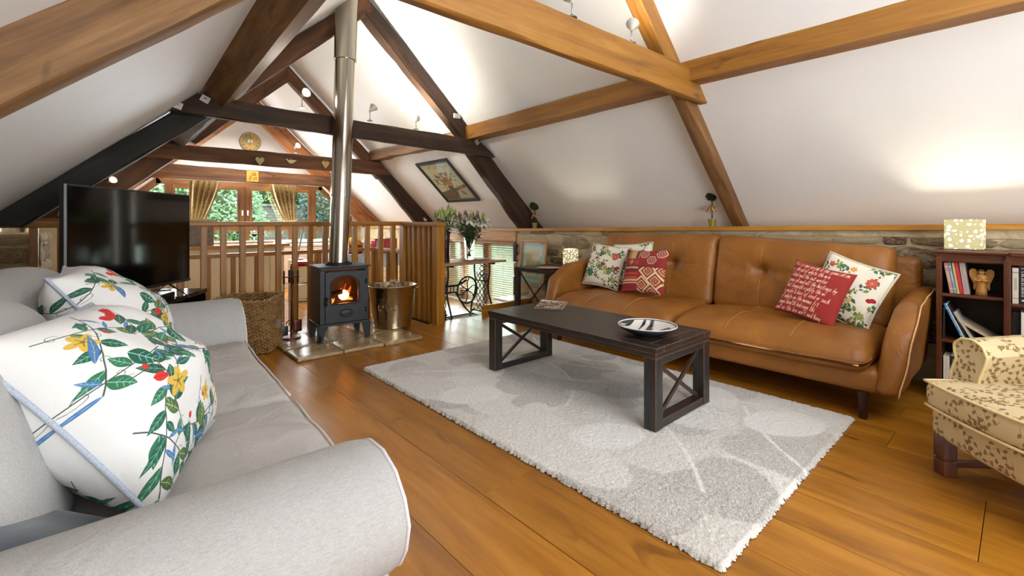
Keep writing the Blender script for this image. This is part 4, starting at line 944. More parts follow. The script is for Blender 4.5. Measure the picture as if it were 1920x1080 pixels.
# ------------------------------------------------------------ television and stand
tvd = Vector((.653, .860, 0)).normalized(); tvn = Vector((tvd.y, -tvd.x, 0))
TVM = Matrix(((tvd.x, -tvn.x, 0, .185), (tvd.y, -tvn.y, 0, 3.91), (0, 0, 1, .535), (0, 0, 0, 1)))   # local x along screen, -y toward the room
st_d = Vector((.49, .87, 0)).normalized(); st_n = Vector((st_d.y, -st_d.x, 0)); sc_ = Vector((.67, 4.63, 0))-st_d*.62-st_n*.21
STM = Matrix(((st_d.x, -st_n.x, 0, sc_.x), (st_d.y, -st_n.y, 0, sc_.y), (0, 0, 1, 0), (0, 0, 0, 1)))
stand = thing('tv_stand', 'glossy black low television stand beyond the linen sofa', 'tv stand', mtx=STM)
def lbox(name, root, x0, x1, y0, y1, z0, z1, m, bev=.003, g=None, par=None):
    bm = NB(); box(bm, x0, x1, y0, y1, z0, z1, bev); return obj(name, bm, m, par or root, grain=g)
lbox('top', stand, -.62, .62, -.21, .21, .50, .535, GLOSSB); lbox('shelf', stand, -.60, .60, -.20, .20, .25, .27, GLOSSB); lbox('plinth', stand, -.62, .62, -.21, .21, 0, .05, GLOSSB)
for x in (-.61, -.01, .59): lbox('side_panel', stand, x, x+.02, -.205, .205, .05, .50, GLOSSB)
tv = thing('television', 'large black flat screen television on the glossy black stand', 'television', mtx=TVM)
lbox('casing', tv, -.545, .545, .0, .035, .105, .77, BLACKP, .004); lbox('screen', tv, -.535, .535, -.003, .002, .125, .76, SCREEN, 0)
lbox('bezel', tv, -.545, .545, -.006, .004, .105, .123, BLACKP, .002); lbox('side_trim', tv, -.547, -.544, -.004, .008, .105, .77, GREYP, .0005)
for s_ in (-1, 1):
    bm = NB(); tube(bm, [(s_*.30, .0, .11), (s_*.34, -.12, .008), (s_*.31, .13, .008), (s_*.30, .02, .11)], .007, 6); obj('foot', bm, BLACKP, tv, smooth=True)
# maker's lettering, under the screen centre
bm = NB()
def letters(bm, polys, x, z, s, y):
    for st in polys:
        for (a, b_), (c_, d_) in zip(st, st[1:]): loft(bm, [(x+a*s, y, z+b_*s-.0012), (x+a*s, y-.001, z+b_*s-.0012), (x+a*s, y-.001, z+b_*s+.0012), (x+a*s, y, z+b_*s+.0012)], [(x+c_*s, y, z+d_*s-.0012), (x+c_*s, y-.001, z+d_*s-.0012), (x+c_*s, y-.001, z+d_*s+.0012), (x+c_*s, y, z+d_*s+.0012)])
S_ = [[(1, 1), (.2, 1), (0, .75), (.2, .5), (.8, .5), (1, .25), (.8, 0), (0, 0)]]; O_ = [[(0, 0), (0, 1), (1, 1), (1, 0), (0, 0)]]; N_ = [[(0, 0), (0, 1)], [(0, 1), (1, 0)], [(1, 0), (1, 1)]]; Y_ = [[(0, 1), (.5, .5)], [(1, 1), (.5, .5)], [(.5, .5), (.5, 0)]]
for k, gl in enumerate((S_, O_, N_, Y_)): letters(bm, gl, -.030+k*.016, .109, .0105, -.0065)
obj('lettering', bm, WHITE, tv)
rt = thing('set_top_box', 'small silver box on the television stand beside the screen foot', 'media box', mtx=STM @ Matrix.Translation((.22, -.08, .5355)))
lbox('case', rt, -.035, .035, -.03, .03, 0, .05, GREYP, .006); lbox('front_panel', rt, -.03, .03, -.0315, -.029, .008, .042, WHITE, 0)
sbx = thing('media_player', 'slim black player lying in front of the television on its stand', 'media box', mtx=STM @ Matrix.Translation((-.02, -.09, .5355)))
lbox('case', sbx, -.19, .16, -.09, .08, 0, .045, BLACKP, .005); lbox('front_panel', sbx, -.188, .158, -.092, -.089, .008, .038, GLOSSB, 0)

# ------------------------------------------------------------ hearth, stove, flue
he = thing('hearth', 'polished limestone slab hearth under the stove', 'hearth', (1.7, 4.15, 0))
hx = [1.135, 1.50, 1.86, 2.24]; hy = [3.76, 4.12, 4.62]
for i in range(3):
    for j in range(2):
        bm = NB(); rbox(bm, hx[i]+.003, hx[i+1]-.003, hy[j]+.003-.02*(i == 2)*(j == 0), hy[j+1]-.003, 0.0005, .028, .008, 2, .06, lambda p, d, h: p+Vector((0, 0, noise.noise(p*9)*.0025))); obj('stone_slab', bm, TILE, he, smooth=True, world=True)
SX, SY, SZ = 1.655, 4.26, .0285
sv = thing('stove', 'small black cast-iron wood-burning stove with arched glass door, fire lit', 'stove', (SX, SY, SZ), R(-5))
def sb(name, x0, x1, y0, y1, z0, z1, m=STOVE, bev=.005, par=None):
    bm = NB(); box(bm, x0, x1, y0, y1, z0, z1, bev); return obj(name, bm, m, par or sv)
sb('side_panel', -.215, -.203, -.15, .16, .155, .655); sb('side_panel', .203, .215, -.15, .16, .155, .655); sb('back_panel', -.203, .203, .15, .16, .155, .655)
sb('top_plate', -.232, .232, -.185, .175, .655, .670, STOVE, .005); sb('base_plate', -.228, .228, -.178, .17, .140, .157, STOVE, .004); sb('crown', -.21, .21, -.155, -.14, .632, .655)
# front frame with arch: strip between outer rect and arch opening
def arch_plate(x0, x1, z0, z1, ax, az0, az1, y0, y1, rr):
    bm = NB(); n = 20
    inner = [(-ax, az0)]+[(-rr*math.cos(k*math.pi/n)*ax/rr, az1+rr*.62*math.sin(k*math.pi/n)) for k in range(n+1)]+[(ax, az0)]
    outer = []
    for (a, b_) in inner:
        if b_ <= az0+1e-6: outer.append((x0 if a < 0 else x1, z0))
        else:
            t_ = math.atan2(b_-az1+.04, a); 
            sx = (x1 if a > 0 else -x0)/max(abs(math.cos(t_)), 1e-3)*(1 if a > 0 else 1); sz = (z1-az1+.04)/max(abs(math.sin(t_)), 1e-3); L_ = min(abs(sx), sz)
            outer.append((L_*math.cos(t_), az1-.04+L_*math.sin(t_)))
    def ring(P, y): return [bm.verts.new((a, y, b_)) for a, b_ in P]
    i0, i1, o0, o1 = ring(inner, y0), ring(inner, y1), ring(outer, y0), ring(outer, y1)
    m_ = len(inner)
    for k in range(m_):
        k2 = (k+1) % m_
        for A, B in ((i0, o0), (o1, i1), (i1, i0), (o0, o1)):
            bm.faces.new((A[k], A[k2], B[k2], B[k]))
    bmesh.ops.recalc_face_normals(bm, faces=bm.faces[:]); return bm
door = obj('door', arch_plate(-.170, .178, .170, .62, .118, .335, .50, -.172, -.150, .118), STOVE, sv, smooth='auto')
bm = NB(); pts = [(-.125, -.175, .33)]+[(-.125*math.cos(k*math.pi/20), -.175, .50+.08*math.sin(k*math.pi/20)) for k in range(21)]+[(.125, -.175, .33)]; tube(bm, pts, .006, 6, True); obj('door_moulding', bm, STOVED, door, smooth=True)
sb('front_frame', -.215, -.172, -.165, -.15, .157, .632); sb('front_frame', .180, .215, -.165, -.15, .157, .632); sb('front_frame', -.172, .18, -.16, -.145, .157, .172)
bm = NB(); box(bm, -.12, .12, -.160, -.157, .33, .59); SG, nt, b = newmat('stove_glass'); setp(b, trans=1, rough=.02, ior=1.1); b.inputs['Base Color'].default_value = srgb('#d8c8b8'); obj('door_glass', bm, SG, door)
bm = NB(); lathe(bm, [(0, 0), (.055, 0), (.058, .004), (.05, .010), (0, .014)], 28, (0, 0, 0), Matrix.Translation((.01, -.172, .245)) @ Matrix.Rotation(R(90), 4, 'X') @ Matrix.Diagonal((1, .55, 1, 1))); obj('air_vent', bm, STOVE, door, smooth='auto')
bm = NB(); tube(bm, [(.01+.058*math.cos(k*math.pi/12), -.176, .245+.034*math.sin(k*math.pi/12)) for k in range(24)], .0035, 5, True); obj('vent_rim', bm, STOVED, door, smooth=True)
bm = NB(); tube(bm, [(-.165, -.175, .385), (-.165, -.205, .385), (-.172, -.212, .36), (-.172, -.212, .33)], .010, 8); ball(bm, (-.165, -.21, .392), .014, 2); obj('door_handle', bm, STOVED, door, smooth=True)
for z in (.52, .26):
    bm = NB(); tube(bm, [(.192, -.172, z-.02), (.192, -.172, z+.02)], .009, 8); obj('hinge', bm, STOVED, sv, smooth=True)
for sx in (-1, 1):
    for sy in (-1, 1):
        bm = NB(); x = sx*.195; y = sy*.145+(-.005); q1 = [(x-.035, y-.03, .142), (x+.035, y-.03, .142), (x+.035, y+.03, .142), (x-.035, y+.03, .142)]; xx = sx*.21; q0 = [(xx-.018, y-.02, 0), (xx+.018, y-.02, 0), (xx+.018, y+.02, 0), (xx-.018, y+.02, 0)]; loft(bm, q0, q1, 4); obj('leg', bm, STOVE, sv)
BRICKM = plain('fire_brick', '#5a4a3c', .9, .3, 20); sb('fire_brick', -.2, .2, .10, .148, .26, .62, BRICKM, .002); sb('grate', -.2, .2, -.14, .10, .262, .28, STOVED, .002)
fm = plain('charred_log', '#1c120c', .9, .5, 30, .5)
for k, (xa, ya, za, xb, yb, zb) in enumerate(((-.14, -.02, .31, .13, -.06, .315), (-.10, .04, .33, .15, .02, .36), (-.13, .06, .36, .02, -.04, .42))):
    bm = NB(); tube(bm, [(xa, ya, za), ((xa+xb)/2, (ya+yb)/2, (za+zb)/2+.006), (xb, yb, zb)], .026, 9); obj('log', bm, fm, sv, smooth='auto')
EMB, nt, b = newmat('embers'); f = nz(nt, tex(nt, 'Object'), 60, 4); nt.links.new(ramp(nt, f, [(.4, (.3, .01, 0, 1)), (.6, (1, .25, .03, 1))]), b.inputs['Emission Color']); b.inputs['Emission Strength'].default_value = 5; b.inputs['Base Color'].default_value = (.05, .01, 0, 1)
bm = NB(); rbox(bm, -.16, .13, -.11, .02, .281, .297, .007, 2, .03, lambda p, d, h: p+Vector((0, 0, noise.noise(p*30)*.008))); obj('embers', bm, EMB, sv, smooth=True)
FLM, nt, b = newmat('flame'); v = tex(nt, 'Object'); sp = nt.nodes.new('ShaderNodeSeparateXYZ'); nt.links.new(v, sp.inputs[0])
f = nz(nt, tex(nt, 'Object', (1, 1, .35)), 34, 3, .5, .5); mr = nt.nodes.new('ShaderNodeMapRange'); mr.inputs[1].default_value = .30; mr.inputs[2].default_value = .48; nt.links.new(sp.outputs[2], mr.inputs[0])
nt.links.new(ramp(nt, mr.outputs[0], [(0, (1, .42, .07, 1)), (.5, (1, .16, .02, 1)), (1, (.6, .03, 0, 1))]), b.inputs['Emission Color']); b.inputs['Emission Strength'].default_value = 2.6
sb_ = nt.nodes.new('ShaderNodeMath'); sb_.operation = 'SUBTRACT'; nt.links.new(f, sb_.inputs[0]); m2 = nt.nodes.new('ShaderNodeMath'); m2.operation = 'MULTIPLY'; m2.inputs[1].default_value = .30; nt.links.new(mr.outputs[0], m2.inputs[0]); nt.links.new(m2.outputs[0], sb_.inputs[1])
nt.links.new(ramp(nt, sb_.outputs[0], [(.28, (0, 0, 0, 1)), (.42, (.9, .9, .9, 1))]), b.inputs['Alpha']); b.inputs['Base Color'].default_value = (0, 0, 0, 1)
for x, y, hh, ww in ((-.11, -.05, .045, .02), (-.075, -.04, .07, .024), (.02, .0, .17, .03), (.06, -.02, .11, .034), (.09, .01, .15, .03), (.045, .03, .20, .028)):
    bm = NB(); lathe(bm, [(ww*.5, 0), (ww, hh*.2), (ww*.8, hh*.5), (ww*.35, hh*.8), (0, hh)], 12, (x, y, .315)); 
    for v_ in bm.verts: v_.co.x += .02*math.sin(v_.co.z*40+x*20)
    obj('flame', bm, FLM, sv, smooth=True)
fl_ = bpy.data.lights.new('fire_glow', 'POINT'); fl_.energy = 1.6; fl_.color = (1, .35, .1); fl_.shadow_soft_size = .05; o = bpy.data.objects.new('fire_glow', fl_); C.objects.link(o); o.location = (1.67, 4.2, .42)
flue = thing('flue_pipe', 'tall polished steel flue rising from the black stove to the roof', 'flue', (SX, 4.28, .70))
bm = NB(); lathe(bm, [(.118, -.0005), (.118, .012), (.098, .014), (.098, .02)], 40); obj('flue_collar', bm, STOVED, flue, smooth='auto')
def fl(z0, z1, r, name='pipe_section'):
    bm = NB(); rg = []
    for z in (z0, z1): rg.append([bm.verts.new((r*math.cos(k*math.pi/24)+.031*z, r*math.sin(k*math.pi/24)*1.0, z)) for k in range(48)])
    for k in range(48): bm.faces.new((rg[0][k], rg[0][(k+1) % 48], rg[1][(k+1) % 48], rg[1][k]))
    bm.faces.new(rg[0][::-1]); bm.faces.new(rg[1]); return obj(name, bm, STEEL, flue, smooth='auto')
fl(.012, .64, .087); s1 = fl(.63, .655, .095, 'locking_band'); fl(.65, 1.93, .090); fl(1.92, 1.945, .102, 'locking_band'); fl(1.94, 2.78, .1)
bm = NB(); tube(bm, [(-.045, -.09, 2.42), (-.12, -.12, 2.46), (-.16, -.12, 2.40)], .012, 6); box(bm, -.17, -.03, -.125, -.10, 2.40, 2.44, .003); obj('bracket', bm, IRON, flue)
# cable / tool by the stove foot
ck = thing('coiled_cable', 'small coil of black cord on the hearth by the stove front leg', 'cord', (1.40, 4.06, .03))
bm = NB(); tube(bm, [(.018*math.cos(k*.5), .01*math.sin(k*.9), .03+.022*math.sin(k*.5)+.001*k) for k in range(30)], .0045, 6); obj('coil', bm, BLACKP, ck, smooth=True)

# companion set
cs_ = thing('fireside_tools', 'copper-toned fireside companion set standing between the wicker basket and stove', 'fireside tools', (1.30, 4.50, .0285))
bm = NB(); lathe(bm, [(0, 0), (.085, 0), (.085, .012), (.02, .018), (0, .018)], 28); obj('base', bm, COPPER, cs_, smooth='auto')
bm = NB(); tube(bm, [(0, 0, .015), (0, 0, .66)], .007, 8); obj('stem', bm, COPPER, cs_, smooth=True)
bm = NB(); tube(bm, [(-.075, 0, .56), (.075, 0, .56)], .005, 6); tube(bm, [(0, -.07, .56), (0, .07, .56)], .005, 6); obj('hanger', bm, COPPER, cs_, smooth=True)
for k, (x, y) in enumerate(((-.06, 0), (.06, 0), (0, -.055), (0, .055))):
    bm = NB(); tube(bm, [(x, y, .10), (x, y, .50)], .004, 6)
    tl = obj('tool', bm, COPPER, cs_, smooth=True); bm = NB(); tube(bm, [(x, y, .50), (x, y, .62)], .0085, 8); obj('grip', bm, DKLEG, tl, smooth=True)
    bm = NB()
    if k == 0: box(bm, x-.03, x+.03, y-.025, y+.025, .03, .12, .008); m_ = BLACKP
    elif k == 1: rbox(bm, x-.035, x+.035, y-.006, y+.006, .05, .16, .005, 2, .02); m_ = COPPER
    elif k == 2: tube(bm, [(x, y, .11), (x-.02, y, .07), (x, y, .04)], .004, 6); m_ = COPPER
    else: tube(bm, [(x+.03*math.cos(a), y, .10+.05*math.sin(a)) for a in [i*math.pi/8 for i in range(16)]], .004, 6, True); m_ = COPPER
    obj('head', bm, m_, tl, smooth='auto')

# log bucket
bk = thing('log_bucket', 'hammered steel log bucket with embossed lettering on the hearth right of the stove', 'bucket', (2.235, 4.34, .0285))
bm = NB(); lathe(bm, [(.0, 0), (.185, 0), (.19, .008), (.188, .02), (.238, .41), (.246, .418), (.240, .424), (.232, .415), (.182, .03), (0, .022)], 56); obj('pail', bm, BRASSY, bk, smooth='auto')
for s_ in (-1, 1):
    bm = NB(); ang = R(-42+(0 if s_ > 0 else 180)); ux, uy = math.cos(ang), math.sin(ang)
    tube(bm, [(ux*.238-uy*.03, uy*.238+ux*.03, .38), (ux*.262-uy*.03, uy*.262+ux*.03, .40), (ux*.262+uy*.03, uy*.262-ux*.03, .40), (ux*.238+uy*.03, uy*.238-ux*.03, .38)], .006, 6); obj('handle', bm, BRASSY, bk, smooth=True)
bm = NB()
LOG = [('L', [[(0, 1), (0, 0), (.8, 0)]]), ('O', [[(0, 0), (0, 1), (.8, 1), (.8, 0), (0, 0)]]), ('G', [[(.8, 1), (0, 1), (0, 0), (.8, 0), (.8, .5), (.4, .5)]]), ('S', S_)]
for k, (_, st) in enumerate(LOG):
    for s2 in st:
        P = []
        for a, b_ in s2:
            th = R(-132)+(-.42+k*.24+a*.17); z = .19+b_*.055; rr = .189+(z-.02)/.39*.05+.001; P.append((rr*math.cos(th), rr*math.sin(th), z))
        tube(bm, P, .0032, 5)
obj('embossed_letters', bm, BRASSY, bk, smooth=True)
BARK = plain('birch_bark', '#8a7a66', .9, .5, 24, .5); CUTW = plain('cut_wood', '#c8a878', .8, .15, 30)
for k, (x, y, a, tl_) in enumerate(((-.10, -.06, .4, .5), (.02, -.09, 1.4, .3), (.10, .02, 2.4, .35), (-.04, .10, 3.3, .4), (.0, .0, .9, .15))):
    l_ = thing('split_log', ['rough grey split log at the left of the steel bucket', 'split log upright at the front of the steel bucket', 'split log on the right inside the steel bucket', 'split log at the back of the steel bucket', 'split log in the middle of the steel bucket'][k], 'log', (2.235+x, 4.34+y, .0285+.125), a, 'logs in the steel bucket')
    bm = NB(); d_ = Vector((math.sin(tl_)*.5, 0, math.cos(tl_)))*.34; q = [(-.04, -.03, 0), (.045, -.035, 0), (.03, .045, 0), (-.03, .035, 0)]; loft(bm, q, [Vector(p)*.9+d_ for p in q], 6, .012, k); obj('bark', bm, BARK, l_, smooth='auto')
    bm = NB(); loft(bm, [Vector(p)*.82+d_*1.0 for p in q], [Vector(p)*.8+d_*1.006 for p in q]); obj('cut_end', bm, CUTW, l_)

# wicker basket
BF, BR_, BL_ = Vector((.985, 4.12)), Vector((1.25, 4.53)), Vector((.60, 4.36)); BB = BR_+BL_-BF
wb = thing('wicker_basket', 'tall square wicker log basket between the linen sofa arm and the fireside tools', 'basket', (.97, 4.36, .0))
cc = (BF+BB)/2; base_c = Vector((.99, 4.42)); 
def brim(t, h):
    P = [BF, BR_, BB, BL_]; t = (t % 1)*4; i = int(t); f = t-i; a, b_ = P[i], P[(i+1) % 4]; p = a.lerp(b_, f)
    q = (p-cc); L_ = q.length; sf = 1-.06*(abs(2*f-1)**4); k = .74+.26*h; return (base_c+(cc-base_c)*h)+q*k*sf, q.normalized()
bm = NB(); rows_ = 30; H_ = .43
for rw in range(rows_):
    pts = []
    for i in range(112):
        t = i/112; p, nrm = brim(t, rw/rows_); o_ = .006*math.sin(i*math.pi/2+rw*math.pi+.8); pts.append((p.x+nrm.x*o_, p.y+nrm.y*o_, .012+rw/rows_*H_+.002*math.sin(i*2.1+rw)))
    tube(bm, pts, .0078, 5, True)
o = stuff(obj('weave', bm, WICK, wb, smooth=True, world=True))
bm = NB()
for i in range(56):
    a, _ = brim(i/56, 0); b2, _ = brim(i/56, 1); tube(bm, [(a.x, a.y, .004), (b2.x, b2.y, H_+.012)], .0045, 5)
stuff(obj('stakes', bm, WICKD, wb, smooth=True, world=True))
for k in range(2):
    pts = []
    for i in range(120):
        p, nrm = brim(i/120, 1.01); a = i*.9+k*math.pi; pts.append((p.x+nrm.x*.008*math.cos(a), p.y+nrm.y*.008*math.cos(a), H_+.014+.009*math.sin(a)))
    bm = NB(); tube(bm, pts, .0085, 6, True); obj('braided_rim', bm, WICK, wb, smooth=True, world=True)
bm = NB(); quads(bm, [(*(base_c+(q_-cc)*.72), .012) for q_ in (BF, BR_, BB, BL_)], [(0, 1, 2, 3)]); obj('bottom', bm, WICKD, wb, world=True)
for k in range(4):
    lg = thing('split_log', ['log lying inside the wicker basket at its left corner', 'log lying inside the wicker basket nearest the stove', 'log under the others in the wicker basket', 'rounded log crossing the top of the wicker pile'][k], 'log', (.92+.05*k, 4.40+.02*(k % 2), .16+.05*(k > 1)), .7+k*.5, 'logs in the wicker basket')
    bm = NB(); tube(bm, [(-.13, 0, 0), (0, .004, .004), (.13, 0, 0)], .038, 10); obj('bark', bm, BARK, lg, smooth='auto')

# ------------------------------------------------------------ balustrades
bal = thing('balustrade', 'tall oak balustrade behind the stove, television and log bucket', 'balustrade', (1.0, 4.9, 0))
def bb(root, name, x0, x1, y0, y1, z0, z1, g, bev=.004): bm = NB(); box(bm, x0, x1, y0, y1, z0, z1, bev); return obj(name, bm, OAKR, root, grain=g, world=True)
bb(bal, 'handrail', -.60, 2.735, 4.86, 4.93, 1.052, 1.098, (1, 0, 0), .012); bb(bal, 'handrail', 2.615, 2.735, 4.10, 4.86, 1.045, 1.092, (0, 1, 0), .012)
for x in (-.373, -.225, .03, .19, .35, .51, .682, .833, .988, 1.141, 1.297, 1.45, 1.599, 1.75, 1.905, 2.066, 2.213, 2.372, 2.524): bb(bal, 'baluster', x-.024, x+.024, 4.872, 4.918, -.02 if x > 0 else 0, 1.053, (0, 0, 1), .003)
bb(bal, 'newel_post', 2.63, 2.725, 4.845, 4.94, -.15, 1.053, (0, 0, 1), .004); bb(bal, 'newel_post', 2.625, 2.725, 4.115, 4.21, -.02, 1.046, (0, 0, 1), .004)
for y in (4.32, 4.435, 4.55, 4.665, 4.77): bb(bal, 'baluster', 2.652, 2.70, y-.022, y+.022, 0, 1.046, (0, 0, 1), .003)
bl2 = thing('balustrade', 'lower oak balustrade with pale top seen through the first one, kitchen side', 'balustrade', (1.8, 5.9, -.14))
bb(bl2, 'handrail', -.3, 2.86, 5.86, 5.93, .70, .745, (1, 0, 0), .008); bb(bl2, 'handrail', 2.76, 2.85, 5.0, 5.86, .70, .745, (0, 1, 0), .008)
for k in range(13):
    if not 1.62 < .0+k*.235 < 2.0: bb(bl2, 'baluster', -.1+k*.235, -.055+k*.235, 5.875, 5.915, -.14, .70, (0, 0, 1), .003)
for y in (5.15, 5.35, 5.55): bb(bl2, 'baluster', 2.785, 2.83, y, y+.045, -.14, .70, (0, 0, 1), .003)
bb(bl2, 'newel_post', 2.77, 2.85, 5.86, 5.94, -.14, .72, (0, 0, 1), .003); bb(bl2, 'newel_post', 1.98, 2.05, 5.86, 5.93, -.14, .72, (0, 0, 1), .003)

# ------------------------------------------------------------ bookcase and contents (front faces -X)
bc = thing('bookcase', 'mahogany bookcase with stepped front against the stone wall', 'bookcase', (3.98, 0, 0))
def mb(name, x0, x1, y0, y1, z0, z1, g=(0, 1, 0), m=None, bev=.003, par=None): bm = NB(); box(bm, x0, x1, y0, y1, z0, z1, bev); return obj(name, bm, m or MAHOG, par or bc, grain=g, world=True)
mb('side_panel', 3.80, 4.13, .335, .36, .05, .885, (0, 0, 1)); mb('side_panel', 3.775, 4.13, .050, .078, .05, .885, (0, 0, 1)); mb('side_panel', 3.775, 4.13, -.62, -.595, .05, .885, (0, 0, 1))
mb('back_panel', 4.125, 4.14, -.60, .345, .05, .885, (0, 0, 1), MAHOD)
mb('top', 3.785, 4.14, .05, .375, .905, .925); mb('top', 3.755, 4.14, -.64, .052, .905, .9255)
mb('cornice', 3.772, 3.80, .06, .385, .912, .922, bev=.004); mb('frieze', 3.803, 3.83, .07, .35, .855, .905); mb('frieze', 3.778, 3.80, -.61, .07, .855, .905); mb('moulding', 3.795, 3.815, .07, .365, .862, .868, bev=.002)
mb('plinth', 3.805, 4.13, .06, .355, 0, .06); mb('plinth', 3.78, 4.13, -.61, .06, 0, .06)
for z in (.664, .385, .075): mb('shelf', 3.815, 4.125, .078, .336, z-.018, z)
for z in (.64, .36, .075): mb('shelf', 3.79, 4.125, -.595, .05, z-.018, z)
def book(label, y, z, w_, h_, dp, cover, lean=0, x0=3.83, group=None, spine=None, tiltx=0):
    t = thing('book', label, 'book', (x0, y, z), group=group, mtx=Matrix.Translation((x0, y, z)) @ Matrix.Rotation(R(lean), 4, 'X'))
    bm = NB(); box(bm, 0, dp, -w_, -w_+.002, 0, h_); box(bm, 0, dp, -.002, 0, 0, h_); box(bm, -.002, .001, -w_, 0, 0, h_, .0006); obj('cover', bm, plain('cover_'+cover.strip('#'), cover, .5, .08, 30), t)
    bm = NB(); box(bm, .001, dp-.004, -w_+.002, -.002, .003, h_-.003); obj('pages', bm, PAPER, t)
    if spine:
        m = imgmat('spine_'+str(len(bpy.data.materials)), spine_print('spine', cover, spine[0], spine[1], len(label)), .5)
        bm = NB(); grid(bm, 1, 1, lambda u, v: (-.0035, -.001-(w_-.002)*u, .002+(h_-.004)*v)); obj('spine_print', bm, m, t)
    return t
B = 'books in the left bay of the bookcase'
book('pale pink book at the far left of the top shelf, leaning', .300, .6645, .018, .185, .14, '#b88a80', -9, group=B, spine=('#d8c0b0', 'band'))
book('slim light blue and white book beside the pink one', .281, .6645, .012, .188, .14, '#7898b0', -9, group=B, spine=('#e0e4e6', 'band'))
book('slim cream-yellow book between the blue and the red', .268, .6645, .011, .186, .14, '#d0b070', -8, group=B, spine=('#b89850', 'band'))
book('bright red book standing taller than its neighbours', .256, .6645, .016, .195, .15, '#b82430', -8, group=B, spine=('#e8a0a0', 'script'))
book('thick pale grey book leaning beside the carved angel', .239, .6645, .024, .195, .15, '#a89890', -7, group=B, spine=('#5a5450', 'script'))
book('dark slim folder upright at the left end of the middle shelf', .332, .3855, .006, .19, .15, '#2a2522', 1, group=B)
book('bright blue magazine leaning steeply on the middle shelf', .246, .3895, .009, .225, .18, '#2c80b8', -22, group=B, spine=('#bcd8e8', 'band'))
book('white magazine leaning against the blue one', .236, .3905, .006, .225, .18, '#d8d4cc', -22, group=B)
book('black glossy magazine leaning on the middle shelf', .228, .3915, .010, .22, .18, '#1c1c20', -23, group=B)
book('grey-white magazine leaning in the middle of the shelf', .205, .3905, .012, .18, .18, '#b8b2a8', -27, group=B, spine=('#4a4640', 'script'))
book('long beige atlas slumped low across the middle shelf', .092, .3905, .014, .225, .2, '#c0ae92', -58, group=B)
book('small red booklet lying at the foot of the magazines', .16, .3865, .05, .008, .14, '#b01c24', 0, group=B)
book('white book at the left end of the bottom shelf', .330, .0755, .028, .205, .15, '#d0c8b8', 0, group=B, spine=('#6a6458', 'script'))
book('black book with white lettering on the bottom shelf', .300, .0755, .026, .21, .15, '#1a1a1e', 0, group=B, spine=('#e0dcd4', 'script'))
book('cream book right of the black lettered one', .272, .0755, .020, .19, .15, '#c8b490', 0, group=B)
book('thick buff book partly hidden by the armchair', .250, .0755, .034, .20, .15, '#c4a88c', 0, group=B)
B2 = 'books in the centre bay of the bookcase'
book('tall white book at the left end of the centre bay', .045, .6405, .024, .20, .16, '#c8c0b0', 0, 3.80, B2, ('#8a8274', 'band'))
book('tall black book with pale capital titles down its spine', .018, .6405, .026, .215, .16, '#141416', 0, 3.80, B2, ('#d8d4cc', 'title'))
book('pale lilac book right of the black titled one', -.010, .6405, .024, .205, .16, '#b8b0b8', 0, 3.80, B2)
book('black box file on the lower shelf of the centre bay', .045, .3605, .030, .22, .18, '#1a1a1c', 0, 3.83, B2)
book('white book with handwritten spine on the lower shelf of the centre bay', .012, .3605, .034, .235, .18, '#d4d0c8', 0, 3.80, B2, ('#4a4844', 'script'))
# carved angel
ANGW = wood('carved_olive_wood', '#a87434', '#c89048', '#d8a860', .45, 3, 20, .08, False, .05)
an = thing('angel_figure', 'carved honey-coloured wooden angel on the top shelf', 'figurine', (3.86, .168, .6645), R(-90))
bm = NB(); lathe(bm, [(0, 0), (.026, 0), (.024, .03), (.020, .055), (.026, .085), (.029, .10), (.022, .118), (.010, .124), (0, .125)], 24, (0, 0, 0), Matrix.Diagonal((1, .7, 1, 1))); obj('robe', bm, ANGW, an, smooth=True, grain=(0, 0, 1))
bm = NB(); ball(bm, (0, 0, .137), .016, 2, sc=(1, .9, 1)); obj('head', bm, ANGW, an, smooth=True, grain=(0, 0, 1))
bm = NB(); tube(bm, [(.0155*math.cos(a*math.pi/8), .0155*math.sin(a*math.pi/8), .146) for a in range(16)], .003, 6, True); obj('hair_band', bm, DKLEG, an, smooth=True)
for s_ in (-1, 1):
    bm = NB(); tube(bm, [(s_*.026, -.006, .10), (s_*.028, -.016, .085), (s_*.012, -.026, .088), (0, -.024, .094)], lambda t: .008-.003*t, 8); obj('arm', bm, ANGW, an, smooth=True, grain=(0, 0, 1))
    bm = NB(); pts = [(.010, .03), (.014, .10), (.016, .135), (.026, .152), (.042, .154), (.052, .14), (.052, .118), (.045, .095), (.034, .065), (.034, .035), (.028, .03), (.027, .045)]
    prism(bm, [(s_*a, b_) for a, b_ in pts], lambda a, b_, d: (a, d+abs(a)*.15, b_), .008, .016); obj('wing', bm, ANGW, an, grain=(0, 0, 1))

